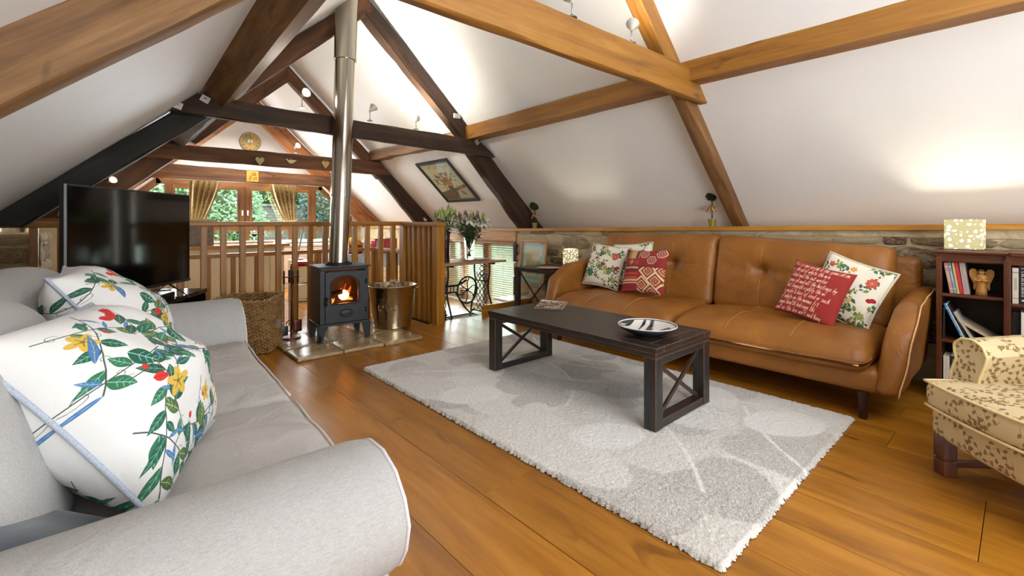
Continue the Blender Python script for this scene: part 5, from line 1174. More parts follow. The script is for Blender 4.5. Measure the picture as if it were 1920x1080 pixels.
# perforated square lamps
GLW = emis('lamp_bulb', (1, .84, .58), 30)
def cubelamp(label, loc, s, h, rz, power):
    t = thing('table_lamp', label, 'lamp', loc, rz, 'square lamps with cut-out flowers')
    m, nt, b = newmat('pierced_shade'); v = tex(nt, 'UV', (1/s, 1/s, 1)); vo = nt.nodes.new('ShaderNodeTexVoronoi'); vo.inputs['Scale'].default_value = 5.5; vo.inputs['Randomness'].default_value = .7
    d_ = nt.nodes.new('ShaderNodeTexNoise'); d_.inputs['Scale'].default_value = 16; nt.links.new(v, d_.inputs[0]); ad = nt.nodes.new('ShaderNodeMixRGB'); ad.blend_type = 'ADD'; ad.inputs[0].default_value = .10; nt.links.new(v, ad.inputs[1]); nt.links.new(d_.outputs['Color'], ad.inputs[2]); nt.links.new(ad.outputs[0], vo.inputs[0])
    mk = ramp(nt, vo.outputs['Distance'], [(.26, (1, 1, 1, 1)), (.32, (0, 0, 0, 1))])
    nt.links.new(mix(nt, (.50, .45, .25, 1), (.95, .9, .75, 1), mk), b.inputs['Base Color']); nt.links.new(mix(nt, (.07, .062, .025, 1), (1, .86, .6, 1), mk), b.inputs['Emission Color']); b.inputs['Emission Strength'].default_value = 1.9; setp(b, rough=.4)
    k = s/2
    for nm, (x0, x1, y0, y1) in dict(a=(-k, -k+.004, -k, k), b=(k-.004, k, -k, k), c=(-k+.004, k-.004, -k, -k+.004), d=(-k+.004, k-.004, k-.004, k)).items():
        bm = NB(); box(bm, x0, x1, y0, y1, .006, h); obj('shade_panel', bm, m, t, grain=(0, 0, 1))
    bm = NB(); box(bm, -k-.003, k+.003, -k-.003, k+.003, 0, .006, .001); obj('base', bm, plain('brushed_base', '#8a8478', .4, .05, 20, metal=.5), t)
    bm = NB(); lathe(bm, [(0, .006), (.014, .006), (.014, .03), (0, .03)], 12); obj('bulb_holder', bm, WHITE, t)
    bm = NB(); ball(bm, (0, 0, h*.38), .02, 2); obj('bulb', bm, GLW, t, smooth=True)
    l = bpy.data.lights.new('lamp_light', 'POINT'); l.energy = power; l.color = (1, .88, .7); l.shadow_soft_size = .02
    o = bpy.data.objects.new('lamp_light', l); C.objects.link(o); o.location = Vector(loc)+Vector((0, 0, h*.55))
cubelamp('glowing square lamp with cut-out flowers and butterflies on top of the bookcase', (3.98, .245, .926), .165, .185, R(-3), 4.0)

# ------------------------------------------------------------ side table, its lamp, plate and the leaning picture
st = thing('side_table', 'small black side table with crossed braces beyond the leather sofa', 'side table', (3.66, 3.43, 0))
def stb(name, x0, x1, y0, y1, z0, z1, g): bm = NB(); box(bm, x0, x1, y0, y1, z0, z1, .003); return obj(name, bm, BLK, st, grain=g, world=True)
A0, A1, B0, B1, ZT = 3.38, 3.92, 3.16, 3.74, .60
stb('top', A0, A1, B0, B1, ZT-.04, ZT, (0, 1, 0))
for x in (A0+.003, A1-.053):
    for y in (B0+.003, B1-.053): stb('leg', x, x+.05, y, y+.05, .0, ZT-.041, (0, 0, 1))
stb('foot_rail', A0+.008, A0+.048, B0+.054, B1-.054, .03, .07, (0, 1, 0)); stb('foot_rail', A1-.048, A1-.008, B0+.054, B1-.054, .03, .07, (0, 1, 0)); stb('foot_rail', A0+.054, A1-.054, B1-.048, B1-.008, .03, .07, (1, 0, 0))
for s_ in (0, 1):
    za, zb = (.07, ZT-.045) if s_ else (ZT-.045, .07); xx = A0+.015+s_*.012
    bm = NB(); loft(bm, [(xx, B0+.053, za-.01), (xx+.012, B0+.053, za-.01), (xx+.012, B0+.053, za+.01), (xx, B0+.053, za+.01)], [(xx, B1-.053, zb-.01), (xx+.012, B1-.053, zb-.01), (xx+.012, B1-.053, zb+.01), (xx, B1-.053, zb+.01)]); obj('cross_brace', bm, BLK, st, world=True)
cubelamp('smaller glowing square cut-out lamp on the side table beyond the leather sofa', (3.80, 3.29, ZT+.001), .115, .20, 0, 4.0)
pl = thing('tray', 'oval pale tray with dark rim on the black side table', 'tray', (3.50, 3.33, ZT+.0005))
bm = NB(); lathe(bm, [(0, .004), (.10, .004), (.125, .014)], 36); obj('dish', bm, plain('pale_glaze', '#d8b090', .25, .15, 14), pl, smooth=True)
bm = NB(); lathe(bm, [(.125, .014), (.132, .018), (.133, .012), (.10, 0), (0, 0)], 36); obj('rim', bm, plain('plum_rim', '#5a2c2c', .3), pl, smooth=True)
def frame(root, w_, h_, fw, fm, pm, dp=.02, mat_w=.0, matm=None):
    for nm, (x0, x1, z0, z1, g) in dict(l=(-w_/2, -w_/2+fw, -h_/2, h_/2, (0, 0, 1)), r=(w_/2-fw, w_/2, -h_/2, h_/2, (0, 0, 1)), b=(-w_/2+fw, w_/2-fw, -h_/2, -h_/2+fw, (1, 0, 0)), t=(-w_/2+fw, w_/2-fw, h_/2-fw, h_/2, (1, 0, 0))).items():
        bm = NB(); box(bm, x0, x1, -dp, 0, z0, z1, .003); obj('frame_side', bm, fm, root, grain=g)
    bm = NB(); box(bm, -w_/2+fw*.5, w_/2-fw*.5, -.006, -.002, -h_/2+fw*.5, h_/2-fw*.5); obj('mount', bm, matm, root)
    a, c_ = w_/2-fw-mat_w, h_/2-fw-mat_w
    bm = NB(); grid(bm, 1, 1, lambda u, v: (-a+2*a*u, -.008, -c_+2*c_*v)); obj('print', bm, pm, root)
    bm = NB(); box(bm, -w_/2+fw*.6, w_/2-fw*.6, -.013, -.0115, -h_/2+fw*.6, h_/2-fw*.6); obj('glazing', bm, GLASSP, root)
pf = thing('picture_frame', 'oak-framed sketch leaning against the stone wall behind the black side table', 'picture', mtx=Matrix.Translation((4.10, 4.18, .56)) @ Matrix.Rotation(R(-90), 4, 'Z') @ Matrix.Rotation(R(-7), 4, 'X'))
frame(pf, .47, .60, .028, LEDGE, imgmat('sketch', sketch_print('sketch_print'), .6), .02, .045, plain('grey_mount', '#b0b0b0', .7, .03))
# picture on the slope: basis u = -Y (right), n = into room, v = up slope
nrm = Vector((-.95, 0, -1)).normalized(); right = Vector((0, -1, 0)); upv = right.cross(-nrm) if False else Vector((-1, 0, .95)).normalized()
pc = Vector((3.86, 5.745, 0)); pc.z = zr(pc.x); pc = pc+nrm*.012
PM = Matrix(((right.x, -nrm.x, upv.x, pc.x), (right.y, -nrm.y, upv.y, pc.y), (right.z, -nrm.z, upv.z, pc.z), (0, 0, 0, 1)))
pp = thing('picture_frame', 'black-framed print of orange flowers fixed to the sloping ceiling', 'picture', mtx=PM)
frame(pp, .84, .82, .035, BLACKB, imgmat('flower_print', picture_print('flower_print'), .5), .02, .035, plain('dark_mount', '#6a6a5c', .7, .03))

# ------------------------------------------------------------ topiaries on the ledge
def topiary(label, x, y, r_, s):
    t = thing('topiary', label, 'plant', (x, y, LZ(y)+.0005), 0, 'ball topiaries on the ledge'); z0 = 0
    bm = NB(); lathe(bm, [(0, 0), (.026*s, 0), (.036*s, .062*s), (.040*s, .064*s), (.040*s, .072*s), (.034*s, .072*s), (.03*s, .06*s), (0, .06*s)], 20); obj('pot', bm, POTG, t, smooth='auto')
    bm = NB(); tube(bm, [(0, 0, .055*s), (.003, 0, .14*s), (0, 0, .26*s)], .005*s, 6); obj('stem', bm, DKLEG, t, smooth=True)
    q = random.Random(int(y*100)); bm = NB(); c_ = Vector((0, 0, .30*s)); ball(bm, c_, r_*.9, 3, .12)
    for k in range(420):
        a = q.uniform(0, 6.283); zz = q.uniform(-1, 1); rr = math.sqrt(1-zz*zz); n_ = Vector((rr*math.cos(a), rr*math.sin(a), zz)); p = c_+n_*r_*.84
        u_ = n_.orthogonal().normalized(); u_.rotate(Matrix.Rotation(q.uniform(0, 6.3), 3, n_)); w2 = n_.cross(u_)
        vs = [bm.verts.new(p+n_*r_*.0), bm.verts.new(p+n_*r_*.14+u_*r_*.09), bm.verts.new(p+n_*r_*.24+w2*r_*.03), bm.verts.new(p+n_*r_*.12-u_*r_*.09)]; bm.faces.new(vs)
    stuff(obj('foliage', bm, TOPI, t))
    bm = NB()
    for k in range(26):
        a = q.uniform(0, 6.283); L_ = q.uniform(.03, .06)*s; z1 = .175*s; tube(bm, [(0, 0, z1), (math.cos(a)*L_*.6, math.sin(a)*L_*.6, z1+q.uniform(-.01, .03)), (math.cos(a)*L_, math.sin(a)*L_, z1-q.uniform(.0, .05)*s)], .004, 4)
    obj('raffia_bow', bm, RAFF, t, smooth=True)
topiary('small ball topiary in gold-green pot on the ledge in front of the dark rafter foot', 4.27, 4.32, .062, 1.0)
topiary('small ball topiary in gold-green pot on the ledge beside the oak rafter foot', 4.27, 1.955, .058, 1.0)

# ------------------------------------------------------------ spotlights on the collars
SHG = emis('lamp_lens', (1, .86, .62), 26); SHADE = plain('frosted_shade', '#cfccc4', .3, .03)
def spot(label, x, y, z, yaw, elev, on, h=.10, shade=SHADE):
    t = thing('spotlight', label, 'spotlight', (x, y, z), group='spotlights standing on the roof beams')
    bm = NB(); lathe(bm, [(0, 0), (.028, 0), (.026, .008), (0, .010)], 16); obj('base', bm, CHROME, t, smooth='auto')
    bm = NB(); tube(bm, [(0, 0, .008), (0, 0, h)], .0045, 8); obj('stem', bm, CHROME, t, smooth=True)
    d_ = Vector((math.cos(R(yaw))*math.cos(R(elev)), math.sin(R(yaw))*math.cos(R(elev)), math.sin(R(elev)))); M = Matrix.Translation((0, 0, h)) @ d_.to_track_quat('Z', 'Y').to_matrix().to_4x4()
    bm = NB(); lathe(bm, [(0, -.01), (.012, -.005), (.018, .02), (.040, .065), (.043, .072), (.040, .070), (.016, .022), (0, .02)], 20, (0, 0, 0), M); sh = obj('shade', bm, shade, t, smooth='auto')
    bm = NB(); lathe(bm, [(0, .04), (.022, .042), (.020, .036), (0, .034)], 16, (0, 0, 0), M); obj('bulb', bm, SHG if on else WHITE, sh, smooth=True)
    if on:
        l = bpy.data.lights.new('spot_beam', 'SPOT'); l.energy = on; l.spot_size = R(140); l.spot_blend = .8; l.color = (1, .92, .8); l.shadow_soft_size = .025
        o = bpy.data.objects.new('spot_beam', l); C.objects.link(o); o.location = Vector((x, y, z))+M @ Vector((0, 0, .08)); o.rotation_euler = d_.to_track_quat('-Z', 'Y').to_euler()
spot('dazzling lit spotlight left of the flue, on the near dark collar', 1.375, 4.43, 2.142, -75, 10, 14, .12)
spot('cone spotlight just right of the flue tilted toward the right slope', 2.03, 4.43, 2.118, 10, 45, 52, .10)
spot('spotlight on the near dark collar farthest right, seen from behind', 2.56, 4.43, 2.102, 60, 30, 32, .10)
spot('chrome-stemmed spotlight left of the other on the golden oak collar', 1.96, 1.685, 2.236, 70, 55, 6, .09)
spot('white cone spotlight on the golden oak collar near its right joint', 2.54, 1.685, 2.242, 25, 50, 5, .09)
spot('round white spotlight on the middle dark collar above the bird', 2.11, 7.11, 2.095, -70, 15, 6, .09)
spot('white spotlight above the television at the middle truss foot', .07, 7.12, 1.56, -60, 20, 5, .0)

# detector, clock and hanging ornaments
dt = thing('junction_box', 'small white plastic box on the near dark rafter', 'sensor', (3.12, 4.468, 2.34))
bm = NB(); box(bm, -.045, .045, -.022, 0, -.028, .028, .006); obj('case', bm, WHITE, dt); bm = NB(); box(bm, -.013, .013, -.025, -.02, -.013, .013, .002); obj('button', bm, CREAM, dt)
ck = thing('wall_clock', 'round clock with faded yellow countryside dial on the gable above the window', 'clock', (2.10, 9.79, 2.60))
CKI = imgmat('clock_dial', clock_print('dial'), .6)
bm = NB(); lathe(bm, [(0, 0), (.178, 0), (.18, .018), (.172, .022)], 48, (0, 0, 0), Matrix.Rotation(R(90), 4, 'X')); obj('rim', bm, plain('dark_rim', '#4a3c28', .5), ck, smooth='auto')
bm = NB(); L_ = bm.loops.layers.uv.verify(); vs = [bm.verts.new((.172*math.cos(k*math.pi/24), -.0225, .172*math.sin(k*math.pi/24))) for k in range(48)]; fcs = bm.faces.new(vs)
for lp in fcs.loops: lp[L_].uv = (lp.vert.co.x/.344+.5, lp.vert.co.z/.344+.5)
obj('dial', bm, CKI, ck)
for a, L2, w2 in ((.15, .11, .007), (-2.9, .075, .009)):
    bm = NB(); box(bm, -w2/2, w2/2, -.027, -.025, -.02, L2, 0, Matrix.Rotation(a, 4, 'Y')); obj('hand', bm, BLACKP, ck)
def hang(name, label, x, y, z, pts, m, s, group=None, top=.03):
    t = thing(name, label, 'ornament', (x, y, z), group=group); bm = NB(); prism(bm, [(a*s, b_*s) for a, b_ in pts], lambda a, b_, d: (a, d, b_), -.012, 0); bmesh.ops.bevel(bm, geom=bm.edges[:], offset=.003, segments=1, affect='EDGES'); obj('body', bm, m, t)
    bm = NB(); tube(bm, [(-.015, -.006, max(b_ for a, b_ in pts)*s*.8), (0, -.004, max(b_ for a, b_ in pts)*s+top), (.015, -.006, max(b_ for a, b_ in pts)*s*.8)], .0018, 4); obj('string', bm, RAFF, t); return t
HP = [(0, -1), (-.55, -.35), (-.9, .2), (-.85, .65), (-.5, .9), (-.15, .75), (0, .5), (.15, .75), (.5, .9), (.85, .65), (.9, .2), (.55, -.35)]
hang('heart_ornament', 'small mosaic heart hanging on the middle truss collar', 1.635, 7.068, 1.935, HP, plain('mosaic_heart', '#b0a068', .4, .5, 120), .062, top=.04)
hang('bird_ornament', 'pale bird ornament hanging right of the heart on the same collar', 2.04, 7.068, 1.965, [(-1.2, .45), (-.8, .55), (-.55, .25), (0, .4), (.9, .35), (1.3, .45), (.9, 0), (.3, -.5), (-.3, -.5), (-.7, -.1)], plain('pale_bird', '#cdbf94', .6, .15, 60), .062, top=.03)
hang('heart_ornament', 'second gold heart half hidden behind the flue on the middle collar', 2.53, 7.068, 1.96, HP, plain('gold_heart', '#b89a4c', .4, .3, 90), .062, top=.03)
pq_ = thing('wooden_plaque', 'square yellow fretwork plaque on the far orange-brown truss collar', 'ornament', (2.005, 9.172, 1.90))
bm = NB(); box(bm, -.095, .095, -.012, 0, -.095, .095, .003); obj('board', bm, plain('yellow_board', '#b88428', .6, .15, 30), pq_)
bm = NB(); q = random.Random(5)
for k in range(12): a0 = q.uniform(0, 6); cx_, cz_ = q.uniform(-.06, .06), q.uniform(-.06, .06); tube(bm, [(cx_+.02*math.cos(a0+i*.5), -.014, cz_+.02*math.sin(a0+i*.7)) for i in range(8)], .003, 4)
obj('fretwork', bm, plain('brown_fret', '#5a3a14', .6), pq_)

# ------------------------------------------------------------ curtains
CUR = imgmat('curtain_cloth', curtain_print('curtain'), .85, scale=(3, 3, 1))
def curtain(label, x0, x1, side):
    t = thing('curtain', label, 'curtain', ((x0+x1)/2, 9.62, 1.80)); bm = NB(); W_ = x1-x0
    def f(u, v):
        z = 1.82-v*.72; pin = v**1.3; a = x0 if side < 0 else x1-W_; 
        if side < 0: xl, xr = x0, x1-pin*W_*.55
        else: xl, xr = x0+pin*W_*.55, x1
        s_ = math.sin(u*2*math.pi*5.5); return (xl+(xr-xl)*u, 9.60+.045*s_*(1-.3*pin)+.012*math.sin(u*31+v*4), z+.0*u)
    grid(bm, 90, 24, f, lambda u, v: (u*W_*1.6, v*.72)); obj('cloth', bm, CUR, t, smooth=True, world=True)
    bm = NB(); xa, xb = (x0-.01, x1-W_*.5) if side < 0 else (x0+W_*.5, x1+.01); tube(bm, [(xa, 9.54, 1.12), ((xa+xb)/2, 9.53, 1.09), (xb, 9.54, 1.13)], .012, 8); obj('tie_back', bm, CUR, t, smooth=True, world=True)
curtain('left gold leafy curtain tied back at the gable window', 1.13, 1.60, -1); curtain('right gold leafy curtain tied back at the gable window', 2.38, 2.86, 1)

# ------------------------------------------------------------ kitchen beyond
kp = thing('kitchen_peninsula', 'cream panelled kitchen units under an oak worktop, beyond the balustrades', 'kitchen unit', (.9, 7.8, -.142))
def kb(name, x0, x1, y0, y1, z0, z1, m, g=None, root=None, bev=.004): bm = NB(); box(bm, x0, x1, y0, y1, z0, z1, bev); return obj(name, bm, m, root or kp, grain=g, world=True)
kb('carcase', -.55, 2.06, 7.46, 8.05, -.142, .72, CREAM); kb('worktop', -.58, 2.12, 7.38, 8.10, .722, .765, LEDGE, (1, 0, 0))
for k in range(13): kb('panel', -.54+k*.2, -.345+k*.2, 7.448, 7.459, -.02, .70, CREAM)
kb('plinth', -.55, 2.06, 7.45, 7.46, -.142, -.03, CREAM); kb('worktop_upstand', .95, 1.98, 7.72, 7.74, .766, .80, WHITE)
bxk = thing('storage_box', 'grey printed box standing on the kitchen worktop left of the curtain', 'box', (1.02, 7.6, .766))
kb('carton', .88, 1.16, 7.48, 7.72, .766, 1.10, plain('printed_grey', '#7a7266', .7, .35, 26), None, bxk); kb('lid', .87, 1.17, 7.47, 7.73, 1.10, 1.13, plain('sage_lid', '#a8a880', .6, .05), None, bxk)
def wineglass(label, x, y, z, fill):
    t = thing('wine_glass', label, 'glass', (x, y, z), group='wine glasses on the kitchen worktop'); bm = NB(); lathe(bm, [(0, 0), (.035, .001), (.005, .006), (.004, .085), (.02, .10), (.042, .13), (.045, .16), (.038, .20), (.036, .20), (.043, .16), (.04, .132), (.018, .104), (0, .098)], 20); obj('glass', bm, GLASSV, t, smooth=True)
    if fill: bm = NB(); lathe(bm, [(0, .106), (.018, .108), (.038, .132), (.040, .15), (0, .15)], 20); obj('wine', bm, plain('red_wine', '#4a0c14', .1), t, smooth=True)
wineglass('wine glass with dark red wine, left one by the window', 1.68, 7.58, .766, True); wineglass('wine glass with dark red wine, second from the left', 1.80, 7.66, .766, True); wineglass('wine glass with red wine nearest the grey lamp', 2.03, 7.60, .766, True)
dl = thing('desk_lamp', 'slim grey desk lamp leaning at the end of the kitchen worktop', 'lamp', (2.30, 7.6, .50))
kb('shelf_stand', 2.19, 2.42, 7.5, 7.75, -.142, .50, CREAM, None, None); bm = NB(); lathe(bm, [(0, .0), (.09, .0), (.085, .02), (0, .025)], 24, (2.30, 7.6, .501)); obj('base', bm, GREYP, dl, smooth='auto', world=True)
bm = NB(); tube(bm, [(2.30, 7.6, .52), (2.32, 7.6, .70), (2.38, 7.6, 1.02)], .012, 8); obj('arm', bm, GREYP, dl, smooth=True, world=True); bm = NB(); tube(bm, [(2.38, 7.6, 1.02), (2.28, 7.58, 1.04)], lambda t: .014+.02*t, 10); obj('head', bm, GREYP, dl, smooth=True, world=True)
lu = thing('kitchen_unit', 'cream unit with orange wood shelf behind the left end of the balustrade', 'kitchen unit', (-.42, 6.9, -.142))
kb('carcase', -.50, -.20, 6.62, 7.08, -.142, 1.09, CREAM, None, lu); kb('top', -.505, -.17, 6.58, 7.09, 1.09, 1.13, ORANGE, (1, 0, 0), lu)
ll = thing('table_lamp', 'beige fabric lampshade behind the television left edge', 'lamp', (-.245, 6.70, 1.1305)); bm = NB(); lathe(bm, [(.095, .03), (.06, .18), (.058, .18), (.092, .03)], 28); obj('shade', bm, plain('beige_shade', '#b8a078', .8, .1), ll, smooth='auto'); bm = NB(); lathe(bm, [(0, 0), (.05, 0), (.045, .012), (.008, .02), (.008, .12), (0, .12)], 20); obj('base', bm, BRASSY, ll, smooth='auto')
sl = thing('bar_stool', 'red-seated wooden bar stool seen between the balusters left of the stove', 'stool', (1.98, 6.35, -.142))
bm = NB(); lathe(bm, [(0, .66), (.14, .66), (.15, .69), (.13, .72), (0, .725)], 28); obj('seat', bm, RED, sl, smooth='auto')
for a in range(4):
    bm = NB(); c_, s_ = math.cos(a*math.pi/2+.6), math.sin(a*math.pi/2+.6); tube(bm, [(c_*.10, s_*.10, .66), (c_*.17, s_*.17, 0.001)], .014, 8); obj('leg', bm, DARK, sl, smooth=True, grain=(0, 0, 1))
for z in (.2, .42): bm = NB(); rr = .115+.055*(1-z/.66)+.0; tube(bm, [(rr*math.cos(a*math.pi/2+.6), rr*math.sin(a*math.pi/2+.6), z) for a in range(4)], .009, 6, True); obj('stretcher', bm, CHROME, sl)
dtb = thing('dining_table', 'table with pale blue-grey cloth behind the flue and balusters', 'table', (3.15, 7.35, -.142))
kb('top', 2.72, 3.70, 6.95, 7.75, .555, .58, OAKR, (1, 0, 0), dtb)
for x in (2.76, 3.61):
    for y in (6.99, 7.66): kb('leg', x, x+.05, y, y+.05, -.142, .554, OAKR, (0, 0, 1), dtb)
cl = thing('tablecloth', 'pale blue-grey cloth over the kitchen dining table', 'tablecloth', (3.2, 7.35, .581)); bm = NB()
def clf(u, v):
    x = 2.66+u*1.10; y = 6.89+v*.92; ex = max(0, 2.715-x, x-3.705); ey = max(0, 6.945-y, y-7.755); dz = (ex+ey)*4.0
    return (min(max(x, 2.70), 3.72), min(max(y, 6.93), 7.77), .583-dz+.0*u+(.006*math.sin(x*40+y*30) if dz > 0 else 0))
grid(bm, 44, 36, clf); obj('cloth', bm, plain('blue_grey_cloth', '#a8b0bc', .85, .12, 14), cl, smooth=True, world=True)
tc = thing('tea_cosy', 'red tea cosy with yellow top behind the right-hand balusters', 'tea cosy', (3.02, 7.2, .585)); bm = NB(); lathe(bm, [(0, 0), (.13, 0), (.15, .08), (.12, .15), (.0, .17)], 28); obj('cosy', bm, plain('red_knit', '#8c1820', .8, .3, 50), tc, smooth=True); bm = NB(); lathe(bm, [(.125, .14), (.135, .17), (.09, .24), (0, .27)], 28); ball(bm, (0, 0, .285), .03, 2); obj('yellow_top', bm, YEL, tc, smooth=True)
def tin(label, name, x, y, w_, h_, bolt):
    t = thing(name, label, 'canister', (x, y, .585)); kb('body', x-w_/2, x+w_/2, y-.08, y+.08, .585, .585+h_, RED, None, t, .012); kb('lid', x-w_/2-.004, x+w_/2+.004, y-.084, y+.084, .585+h_, .60+h_, CHROME if not bolt else RED, None, t, .004)
    if bolt:
        bm = NB(); box(bm, x-.055, x+.055, y-.0825, y-.0805, .60, .57+h_); pb = obj('badge', bm, WHITE, t, world=True)
        for k in range(4): bm = NB(); z = .61+k*.045; loft(bm, [(x-.05, y-.085, z+.02), (x-.05, y-.083, z+.02), (x-.05, y-.083, z+.04), (x-.05, y-.085, z+.04)], [(x+.03*(-1)**k, y-.085, z), (x+.03*(-1)**k, y-.083, z), (x+.03*(-1)**k, y-.083, z+.03), (x+.03*(-1)**k, y-.085, z+.03)]); obj('stripe', bm, BLACKP, pb, world=True)
tin('square red tin with black and white zigzag badge on the cloth-covered table', 'red_tin', 3.33, 6.98, .16, .22, True); tin('plain red bread bin with steel lid right of the zigzag tin', 'bread_bin', 3.55, 7.02, .22, .23, False)
gd = thing('glass_dome', 'glass cake dome behind the red zigzag tin', 'cake dome', (3.25, 7.35, .585)); bm = NB(); lathe(bm, [(.12, .02), (.12, .12), (.08, .19), (0, .21)], 28); ball(bm, (0, 0, .225), .018, 2); obj('dome', bm, GLASSV, gd, smooth=True); bm = NB(); lathe(bm, [(0, 0), (.14, 0), (.14, .015), (0, .018)], 28); obj('stand', bm, CHROME, gd, smooth='auto')
kt = thing('kettle', 'grey metal kettle at the right end of the cloth-covered table', 'kettle', (3.64, 7.35, .585)); bm = NB(); lathe(bm, [(0, 0), (.09, 0), (.10, .06), (.085, .14), (.05, .18), (0, .185)], 28); obj('body', bm, CHROME, kt, smooth='auto'); bm = NB(); tube(bm, [(-.07, 0, .14), (-.06, 0, .23), (.06, 0, .23), (.07, 0, .14)], .01, 8); obj('handle', bm, BLACKP, kt, smooth=True); bm = NB(); tube(bm, [(.08, 0, .08), (.14, 0, .15)], lambda t: .02-.01*t, 8); obj('spout', bm, CHROME, kt, smooth=True)
kcab = thing('kitchen_cabinet', 'pale pink-white low cupboard under the gable window behind the table', 'kitchen unit', (3.1, 9.4, -.142)); kb('carcase', 2.5, 4.1, 9.2, 9.75, -.142, .62, plain('blush_paint', '#dcc8ba', .5, .03), None, kcab); kb('top', 2.48, 4.12, 9.18, 9.75, .62, .66, WHITE, None, kcab)
for k in range(3): kb('door', 2.53+k*.52, 3.02+k*.52, 9.185, 9.199, -.05, .60, plain('blush_door', '#e0ccc0', .5, .03), None, kcab)
mug = thing('bird_figurine', 'tiny pale bird standing on the corner of the tall handrail', 'figurine', (2.672, 4.42, 1.0925)); bm = NB(); ball(bm, (0, 0, .022), .016, 2, sc=(1.3, .8, .8)); ball(bm, (-.014, 0, .042), .009, 2); tube(bm, [(-.022, 0, .042), (-.032, 0, .041)], lambda t: .003-.002*t, 5); obj('body', bm, CUTW, mug, smooth=True); bm = NB(); tube(bm, [(0, -.004, .0), (0, -.004, .012)], .0015, 4); tube(bm, [(0, .004, .0), (0, .004, .012)], .0015, 4); obj('legs', bm, DKLEG, mug)

# ------------------------------------------------------------ treadle sewing table
tt = thing('treadle_table', 'old cast-iron treadle table with worn wooden top by the low window', 'table', (3.4, 4.62, -.134))
bm = NB(); rbox(bm, 2.84, 3.76, 4.30, 4.84, .595, .622, .01, 3, .1); obj('table_top', bm, wood('worn_elm', '#6a4a2a', '#a07c50', '#bc9a6c', .4, 1, 10, .2, True), tt, smooth='auto', grain=(1, 0, 0), world=True)
def ironside(xc):
    o_ = None; z0, z1 = -.128, .594; ys = lambda t, s_: 4.57+s_*(.235-.10*math.sin(min(1, t*1.25)*math.pi*.5)+.02*math.sin(t*9))
    bm = NB()
    for s_ in (-1, 1): tube(bm, [(xc, ys(k/20, s_), z0+(z1-z0)*k/20) for k in range(21)], .011, 8)
    tube(bm, [(xc, 4.32, z1-.01), (xc, 4.82, z1-.01)], .012, 6); tube(bm, [(xc, ys(.12, -1), z0+.09), (xc, ys(.12, 1), z0+.09)], .009, 6); tube(bm, [(xc, ys(.66, -1), z0+.48), (xc, ys(.66, 1), z0+.48)], .010, 6)
    for s_ in (-1, 1): ball(bm, (xc, ys(0, s_), z0+.010), .016, 1)
    sd = obj('side_frame', bm, IRON, tt, smooth=True, world=True)
    for j in range(3):
        bm = NB(); yc = 4.57+(j-1)*.075
        for s_ in (-1, 1): tube(bm, [(xc, yc+s_*.034*math.cos(k*math.pi/4.5)*1.0, z0+.09+(.49)*k/27) for k in range(28)], .0055, 5)
        obj('lattice', bm, IRON, sd, smooth=True, world=True)
    bm = NB()
    for s_ in (-1, 1): tube(bm, [(xc, 4.57+s_*.05*math.cos(k*math.pi/3), z0+.50+.2*k/9) for k in range(10)], .0055, 5)
    obj('scroll', bm, IRON, sd, smooth=True, world=True); return sd
ironside(2.97); ironside(3.58)
bm = NB(); tube(bm, [(2.97, 4.72, .28), (3.12, 4.72, .30), (3.32, 4.72, .30), (3.44, 4.70, .36)], .013, 8); tube(bm, [(2.97, 4.72, .20), (3.12, 4.72, .22), (3.28, 4.72, .22), (3.42, 4.72, .02), (3.50, 4.72, -.06), (3.58, 4.72, -.02)], .012, 8)
for k in range(6): tube(bm, [(3.03+k*.045, 4.72, .215), (3.03+k*.045, 4.72, .295)], .006, 5)
obj('brace', bm, IRON, tt, smooth=True, world=True)
wc = (3.42, 4.66, .24); bm = NB(); tube(bm, [(wc[0]+.15*math.cos(a*math.pi/20), wc[1], wc[2]+.165*math.sin(a*math.pi/20)) for a in range(40)], .011, 8, True); wh = obj('drive_wheel', bm, IRON, tt, smooth=True, world=True)
for k in range(6):
    a = k*math.pi/3+.3; bm = NB(); tube(bm, [(wc[0]+.02*math.cos(a), wc[1], wc[2]+.02*math.sin(a)), (wc[0]+.09*math.cos(a+.22), wc[1], wc[2]+.10*math.sin(a+.22)), (wc[0]+.148*math.cos(a), wc[1], wc[2]+.163*math.sin(a))], .007, 6); obj('spoke', bm, IRON, wh, smooth=True, world=True)
bm = NB(); ball(bm, wc, .024, 2); obj('hub', bm, IRON, wh, smooth=True, world=True)
bm = NB(); 
tube(bm, [(3.10, 4.36, -.085), (3.50, 4.36, -.085), (3.50, 4.66, -.06), (3.10, 4.66, -.06)], .008, 6, True)
for k in range(15): x = 3.10+k*.4/15; tube(bm, [(x, 4.365, -.085), (x+.03, 4.655, -.06)], .0042, 4)
for k in range(4): y = 4.40+k*.07; tube(bm, [(3.10, y, -.083+k*.006), (3.50, y, -.083+k*.006)], .0042, 4)
obj('treadle', bm, IRON, tt, smooth=True, world=True)
bm = NB(); tube(bm, [(2.90+.0*k, 4.44+.075*math.cos(k*math.pi/10), .02+.09*math.sin(k*math.pi/10)) for k in range(20)], .010, 6, True); tube(bm, [(2.90, 4.44, .02), (2.97, 4.44, .02)], .012, 6)
for k in range(4): a = k*math.pi/4; tube(bm, [(2.90, 4.44+.07*math.cos(a), .02+.085*math.sin(a)), (2.90, 4.44-.07*math.cos(a), .02-.085*math.sin(a))], .005, 5)
obj('small_wheel', bm, IRON, tt, smooth=True, world=True)
sx_ = thing('window_step', 'low oak box step with white top below the window reveal', 'step', (3.8, 4.43, -.134)); kb('box', 3.36, 4.18, 4.275, 4.295, -.134, .10, LEDGE, (1, 0, 0), sx_); kb('top', 3.80, 4.19, 4.30, 4.60, .085, .105, WHITE, None, sx_)
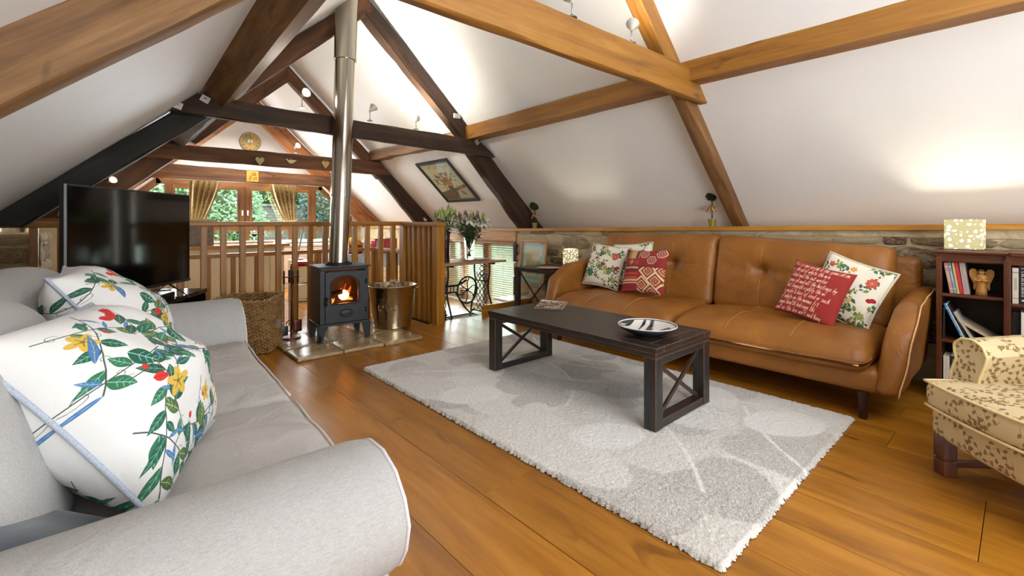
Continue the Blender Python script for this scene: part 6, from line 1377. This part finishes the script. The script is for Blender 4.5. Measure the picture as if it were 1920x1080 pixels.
# vases
dv = thing('vase', 'tall dark plum vase of green lily buds beside the newel post', 'vase', (3.0, 4.52, .6225)); bm = NB(); lathe(bm, [(0, 0), (.05, 0), (.052, .01), (.052, .28), (.056, .36), (.052, .36), (.048, .28), (.048, .012), (0, .012)], 28); obj('vessel', bm, plain('plum_glass', '#2c1018', .1, .2, 8, coat=.5), dv, smooth='auto')
gv = thing('vase', 'clear glass vase of white lilies on the treadle table', 'vase', (3.37, 4.55, .6225)); bm = NB(); lathe(bm, [(0, 0), (.05, 0), (.055, .01), (.056, .12), (.066, .26), (.075, .29), (.071, .29), (.062, .26), (.052, .12), (.05, .016), (0, .014)], 32); obj('vessel', bm, GLASSV, gv, smooth='auto')
def petal(bm, base, d_, L, W_, curl=.3):
    d_ = d_.normalized(); s_ = d_.cross(Vector((0, 0, 1))); s_ = s_.normalized() if s_.length > .1 else Vector((1, 0, 0)); up_ = s_.cross(d_); rows2 = []
    for k in range(6):
        t = k/5; p = base+d_*L*t-up_*curl*L*t*t; w2 = W_*math.sin(math.pi*min(.98, t*.85+.12)); rows2.append((bm.verts.new(p-s_*w2+up_*w2*.3), bm.verts.new(p), bm.verts.new(p+s_*w2+up_*w2*.3)))
    for a, b_ in zip(rows2, rows2[1:]): bm.faces.new((a[0], a[1], b_[1], b_[0])); bm.faces.new((a[1], a[2], b_[2], b_[1]))
def bouquet(root, seed, n, z0, z1, spread, white):
    q = random.Random(seed); sb2, lb, bb_, wb_ , db = NB(), NB(), NB(), NB(), NB()
    for k in range(n):
        a = k*2.4+q.uniform(-.3, .3); rr = spread*math.sqrt((k+.5)/n); top = Vector((rr*math.cos(a), rr*math.sin(a), z1-q.uniform(0, .09)-rr*.25)); base = Vector((-.3*rr*math.cos(a)*.4, -.3*rr*math.sin(a)*.4, z0)); mid = base.lerp(top, .55)*1.0; mid.x *= .6; mid.y *= .6
        tube(sb2, [base, mid, top], .0032, 5)
        for j in range(7): t = q.uniform(.5, .95); p = base.lerp(top, t); an_ = q.uniform(0, 6.3); petal(lb, p, Vector((math.cos(an_), math.sin(an_), q.uniform(.0, .7))), q.uniform(.07, .13), .015, .35)
        if white and k % 3 == 0:
            ax = (top-Vector((0, 0, z0+.1))).normalized()+Vector((-.4, -.6, -.1)); ax.normalize(); o1 = ax.orthogonal().normalized(); o2 = ax.cross(o1)
            for j in range(6): an_ = j*math.pi/3; petal(wb_, top, ax*.55+o1*math.cos(an_)+o2*math.sin(an_), .085, .024, .25)
        else:
            for j in range(2 if white else 3):
                d_ = Vector((q.uniform(-.4, .4), q.uniform(-.4, .4), 1)).normalized(); ln = q.uniform(.07, .11); tgt = db if (white and q.random() < .6) else bb_
                tube(tgt, [top, top+d_*ln*.5, top+d_*ln], lambda t, w2=.015: w2*math.sin(math.pi*min(.97, .15+t*.85)), 6)
    obj('stems', sb2, LEAFM, root, smooth=True); stuff(obj('leaves', lb, LEAFM, root, smooth=True)); obj('buds', bb_, LEAFL, root, smooth=True)
    if white: obj('blooms', wb_, PETAL, root, smooth=True); obj('dusky_buds', db, BUDR, root, smooth=True)
bouquet(dv, 4, 16, .14, .60, .13, False); bouquet(gv, 6, 40, .05, .56, .21, True)
mt = thing('place_mat', 'thin dark red mat lying on the treadle table under the glass vase', 'mat', (3.42, 4.48, .6222)); bm = NB(); lathe(bm, [(0, 0), (.16, 0), (.16, .003), (0, .003)], 36); obj('mat', bm, plain('brick_mat', '#8a4a38', .7), mt); 
gv.location.z += .0035; MW[gv] = Matrix.Translation(gv.location)

# ------------------------------------------------------------ patterned armchair (faces up the room)
ARM = imgmat('leaf_sprig_fabric', armchair_print('sprig'), .9, scale=(3.4, 3.4, 1), weave=.2, wscale=300, wrinkle=.5)
ARP = plain('cream_piping', '#e0cc96', .85, .05)
wd, bd = Vector((-.71, -.704, 0)), Vector((.704, -.71, 0)); co_ = Vector((2.735, .30, 0))   # local +x = across, +y = back
AM = Matrix(((wd.x, bd.x, 0, co_.x), (wd.y, bd.y, 0, co_.y), (0, 0, 1, 0), (0, 0, 0, 1)))
ac = thing('armchair', 'cream armchair patterned with brown leaf sprigs at the right edge', 'armchair', mtx=AM)
def ao(name, bm, m=ARM, par=None, sm=True, g=None): return obj(name, bm, m, par or ac, smooth=sm, grain='box')
def acs(p, d, h):
    x, y, z = p; u, v = d.x/h.x, d.y/h.y
    if d.z > 0: z += .03*(1-u*u)*(1-v*v)
    y -= .03*(1-u*u)*(v < 0); return (x, y, z)
bm = NB(); rbox(bm, 0, .62, -.005, .60, .285, .40, .04, 5, .04, acs); sc2 = ao('seat_cushion', bm, g=(0, 1, 0))
for z in (.395, .292): bm = NB(); tube(bm, [(.012+.596*k/16, acs(Vector((0, -.002, z)), Vector((-.31+.62*k/16, -.3, .0)), Vector((.31, .3025, .0575)))[1], z) for k in range(17)], .006, 6); obj('piping', bm, ARP, sc2, smooth=True)
bm = NB(); tube(bm, [(.003, y, .393) for y in [k*.05 for k in range(8)]], .006, 6); obj('piping', bm, ARP, sc2, smooth=True)
bm = NB(); rbox(bm, .005, .70, .02, .68, .16, .29, .03, 4, .06, lambda p, d, h: (p.x, p.y, p.z-.02*math.sin(max(0, min(1, p.x/.7))*math.pi)*(d.z < 0))); ao('seat_rail', bm, g=(0, 1, 0))
def arm2(x0, s_):
    bm = NB(); prof = [(0, .28), (-.015, .36), (-.01, .43), (.01, .49), (.0, .525), (.0, .555), (.035, .583), (.085, .59), (.13, .572), (.15, .53), (.14, .49), (.12, .43), (.11, .28)]
    n_ = len(prof)
    def f(u, v):
        i = v*(n_-1); k = min(int(i), n_-2); t = i-k; a = prof[k][0]*(1-t)+prof[k+1][0]*t; z = prof[k][1]*(1-t)+prof[k+1][1]*t; y = .13+u*.60; return (x0+s_*(-.02+a), y+.02*math.sin((z-.28)*6), z+.05*u*(z > .45))
    grid(bm, 16, (n_-1)*3, f); fc = [bm.verts.new(f(0, j/((n_-1)*3))) for j in range((n_-1)*3+1)]; bm.faces.new(fc); bmesh.ops.remove_doubles(bm, verts=bm.verts[:], dist=.0005); bmesh.ops.recalc_face_normals(bm, faces=bm.faces[:])
    a_ = ao('arm', bm, sm='auto', g=(0, 0, 1)); bm = NB(); tube(bm, [Vector(f(0, j/40))+Vector((0, -.002, 0)) for j in range(41)], .006, 6); obj('piping', bm, ARP, a_, smooth=True)
arm2(.0, 1); arm2(.66, -1)
bm = NB(); rbox(bm, .02, .66, .56, .74, .30, 1.0, .06, 5, .05, lambda p, d, h: (p.x, p.y+.15*(p.z-.3), p.z-.04*(d.x/h.x)**2*(d.z > 0))); ao('back', bm)
for x in (.05, .60):
    for y in (.05, .62):
        bm = NB(); box(bm, x-.0275, x+.0275, y-.0275, y+.0275, .075, .17, .003); box(bm, x-.021, x+.021, y-.021, y+.021, .065, .078); box(bm, x-.0275, x+.0275, y-.0275, y+.0275, .0, .066, .004); obj('leg', bm, MAHOG, ac, grain=(0, 0, 1))
for x in (.05, .60): bm = NB(); box(bm, x-.012, x+.012, .0775, .5925, .035, .06, .002); obj('stretcher', bm, MAHOG, ac, grain=(0, 1, 0))

# ------------------------------------------------------------ garden outside the windows
gr = bpy.data.objects.new
bm = NB(); quads(bm, [(-30, 10.2, .2), (30, 10.2, .2), (30, 45, .6), (-30, 45, .6)], [(0, 1, 2, 3)]); quads(bm, [(4.65, -6, -.25), (12, -6, -.25), (12, 10.2, -.2), (4.65, 10.2, -.2)], [(0, 1, 2, 3)]); struct(obj('ground', bm, plain('lawn', '#5c7840', .9, .3, 3)))
def hedge(label, c_, r_, n, seed, m, sc=(1, 1, 1)):
    t = thing('shrub', label, 'shrub', (c_[0], c_[1], .2), group=None); q = random.Random(seed); bm = NB()
    for k in range(n):
        a, zz = q.uniform(0, 6.283), q.uniform(-.6, 1); rr = math.sqrt(max(0, 1-zz*zz)); nn = Vector((rr*math.cos(a), rr*math.sin(a), zz)); lump = 1+.25*noise.noise(nn*3+Vector((seed, 0, 0)))
        p = Vector((c_[0]+nn.x*r_*sc[0]*lump, c_[1]+nn.y*r_*sc[1]*lump, c_[2]+nn.z*r_*sc[2]*lump))*1.0; p += Vector((q.uniform(-.1, .1), q.uniform(-.1, .1), q.uniform(-.1, .1)))
        u_ = Vector((q.uniform(-1, 1), q.uniform(-1, 1), q.uniform(-1, 1))).normalized(); v_ = u_.orthogonal().normalized(); L = q.uniform(.07, .14); bm.faces.new([bm.verts.new(p), bm.verts.new(p+u_*L*.5+v_*L*.25), bm.verts.new(p+u_*L), bm.verts.new(p+u_*L*.5-v_*L*.25)])
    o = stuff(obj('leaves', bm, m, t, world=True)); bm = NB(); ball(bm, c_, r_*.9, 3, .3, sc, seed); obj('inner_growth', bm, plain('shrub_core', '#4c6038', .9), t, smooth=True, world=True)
    bm = NB(); tube(bm, [(c_[0], c_[1], .2), (c_[0], c_[1], c_[2])], .08, 8); obj('trunk', bm, BARK, t, world=True)
H1 = plain('hedge_leaf', '#9cbc8c', .6, .4, 2); H2 = plain('hedge_leaf_pale', '#c4d4b0', .6, .35, 2)
hedge('big bright green bush outside the left gable casement', (1.75, 13.2, 1.2), 1.25, 9000, 3, H1); hedge('pale green shrub outside the far left pane', (-1.2, 16.5, 1.3), 1.4, 6000, 4, H2); hedge('leafy shrub above the garden wall outside the right casement', (4.6, 17.2, 2.6), 1.5, 8000, 5, H1); hedge('grey-green conifer outside the right-hand pane', (5.1, 13.9, 1.9), .9, 6000, 6, plain('conifer', '#7a9088', .7, .4, 3), (.8, .8, 1.5))
GW, nt, b = newmat('garden_stone'); br = nt.nodes.new('ShaderNodeTexBrick'); br.inputs['Scale'].default_value = 3; br.inputs['Color1'].default_value = srgb('#b0a89c'); br.inputs['Color2'].default_value = srgb('#968c82'); br.inputs['Mortar'].default_value = srgb('#6c665e'); br.inputs['Mortar Size'].default_value = .02
nt.links.new(tex(nt, 'UV'), br.inputs[0]); nt.links.new(br.outputs[0], b.inputs['Base Color']); setp(b, rough=.9)
bm = NB(); box(bm, 2.9, 14, 15, 15.3, .2, 1.55); box(bm, 2.88, 14, 14.95, 15.35, 1.55, 1.62); gw = tag(obj('garden_wall', bm, GW, None, grain=(1, 0, 0)), 'grey stone garden wall seen through the gable window', 'wall')
MW_, nt, b = newmat('mossy_stone'); br = nt.nodes.new('ShaderNodeTexBrick'); br.inputs['Scale'].default_value = 6; br.inputs['Color1'].default_value = srgb('#a8bca4'); br.inputs['Color2'].default_value = srgb('#8ca890'); br.inputs['Mortar'].default_value = srgb('#5a6c5c'); br.inputs['Mortar Size'].default_value = .025
nt.links.new(tex(nt, 'UV', (1.3, 2.4, 1)), br.inputs[0]); f = nz(nt, tex(nt, 'Object'), 4, 6); nt.links.new(mix(nt, br.outputs[0], srgb('#a4c8a0'), ramp(nt, f, [(.45, (0, 0, 0, 1)), (.65, (.8, .8, .8, 1))])), b.inputs['Base Color']); setp(b, rough=.9); bump(nt, b, f, .6, .03)
bm = NB(); box(bm, 6.6, 7.0, 1, 16, -.25, 1.7); tag(obj('boundary_wall', bm, MW_, None, grain=(0, 1, 0)), 'mossy green stone wall close outside the low blinds', 'wall')
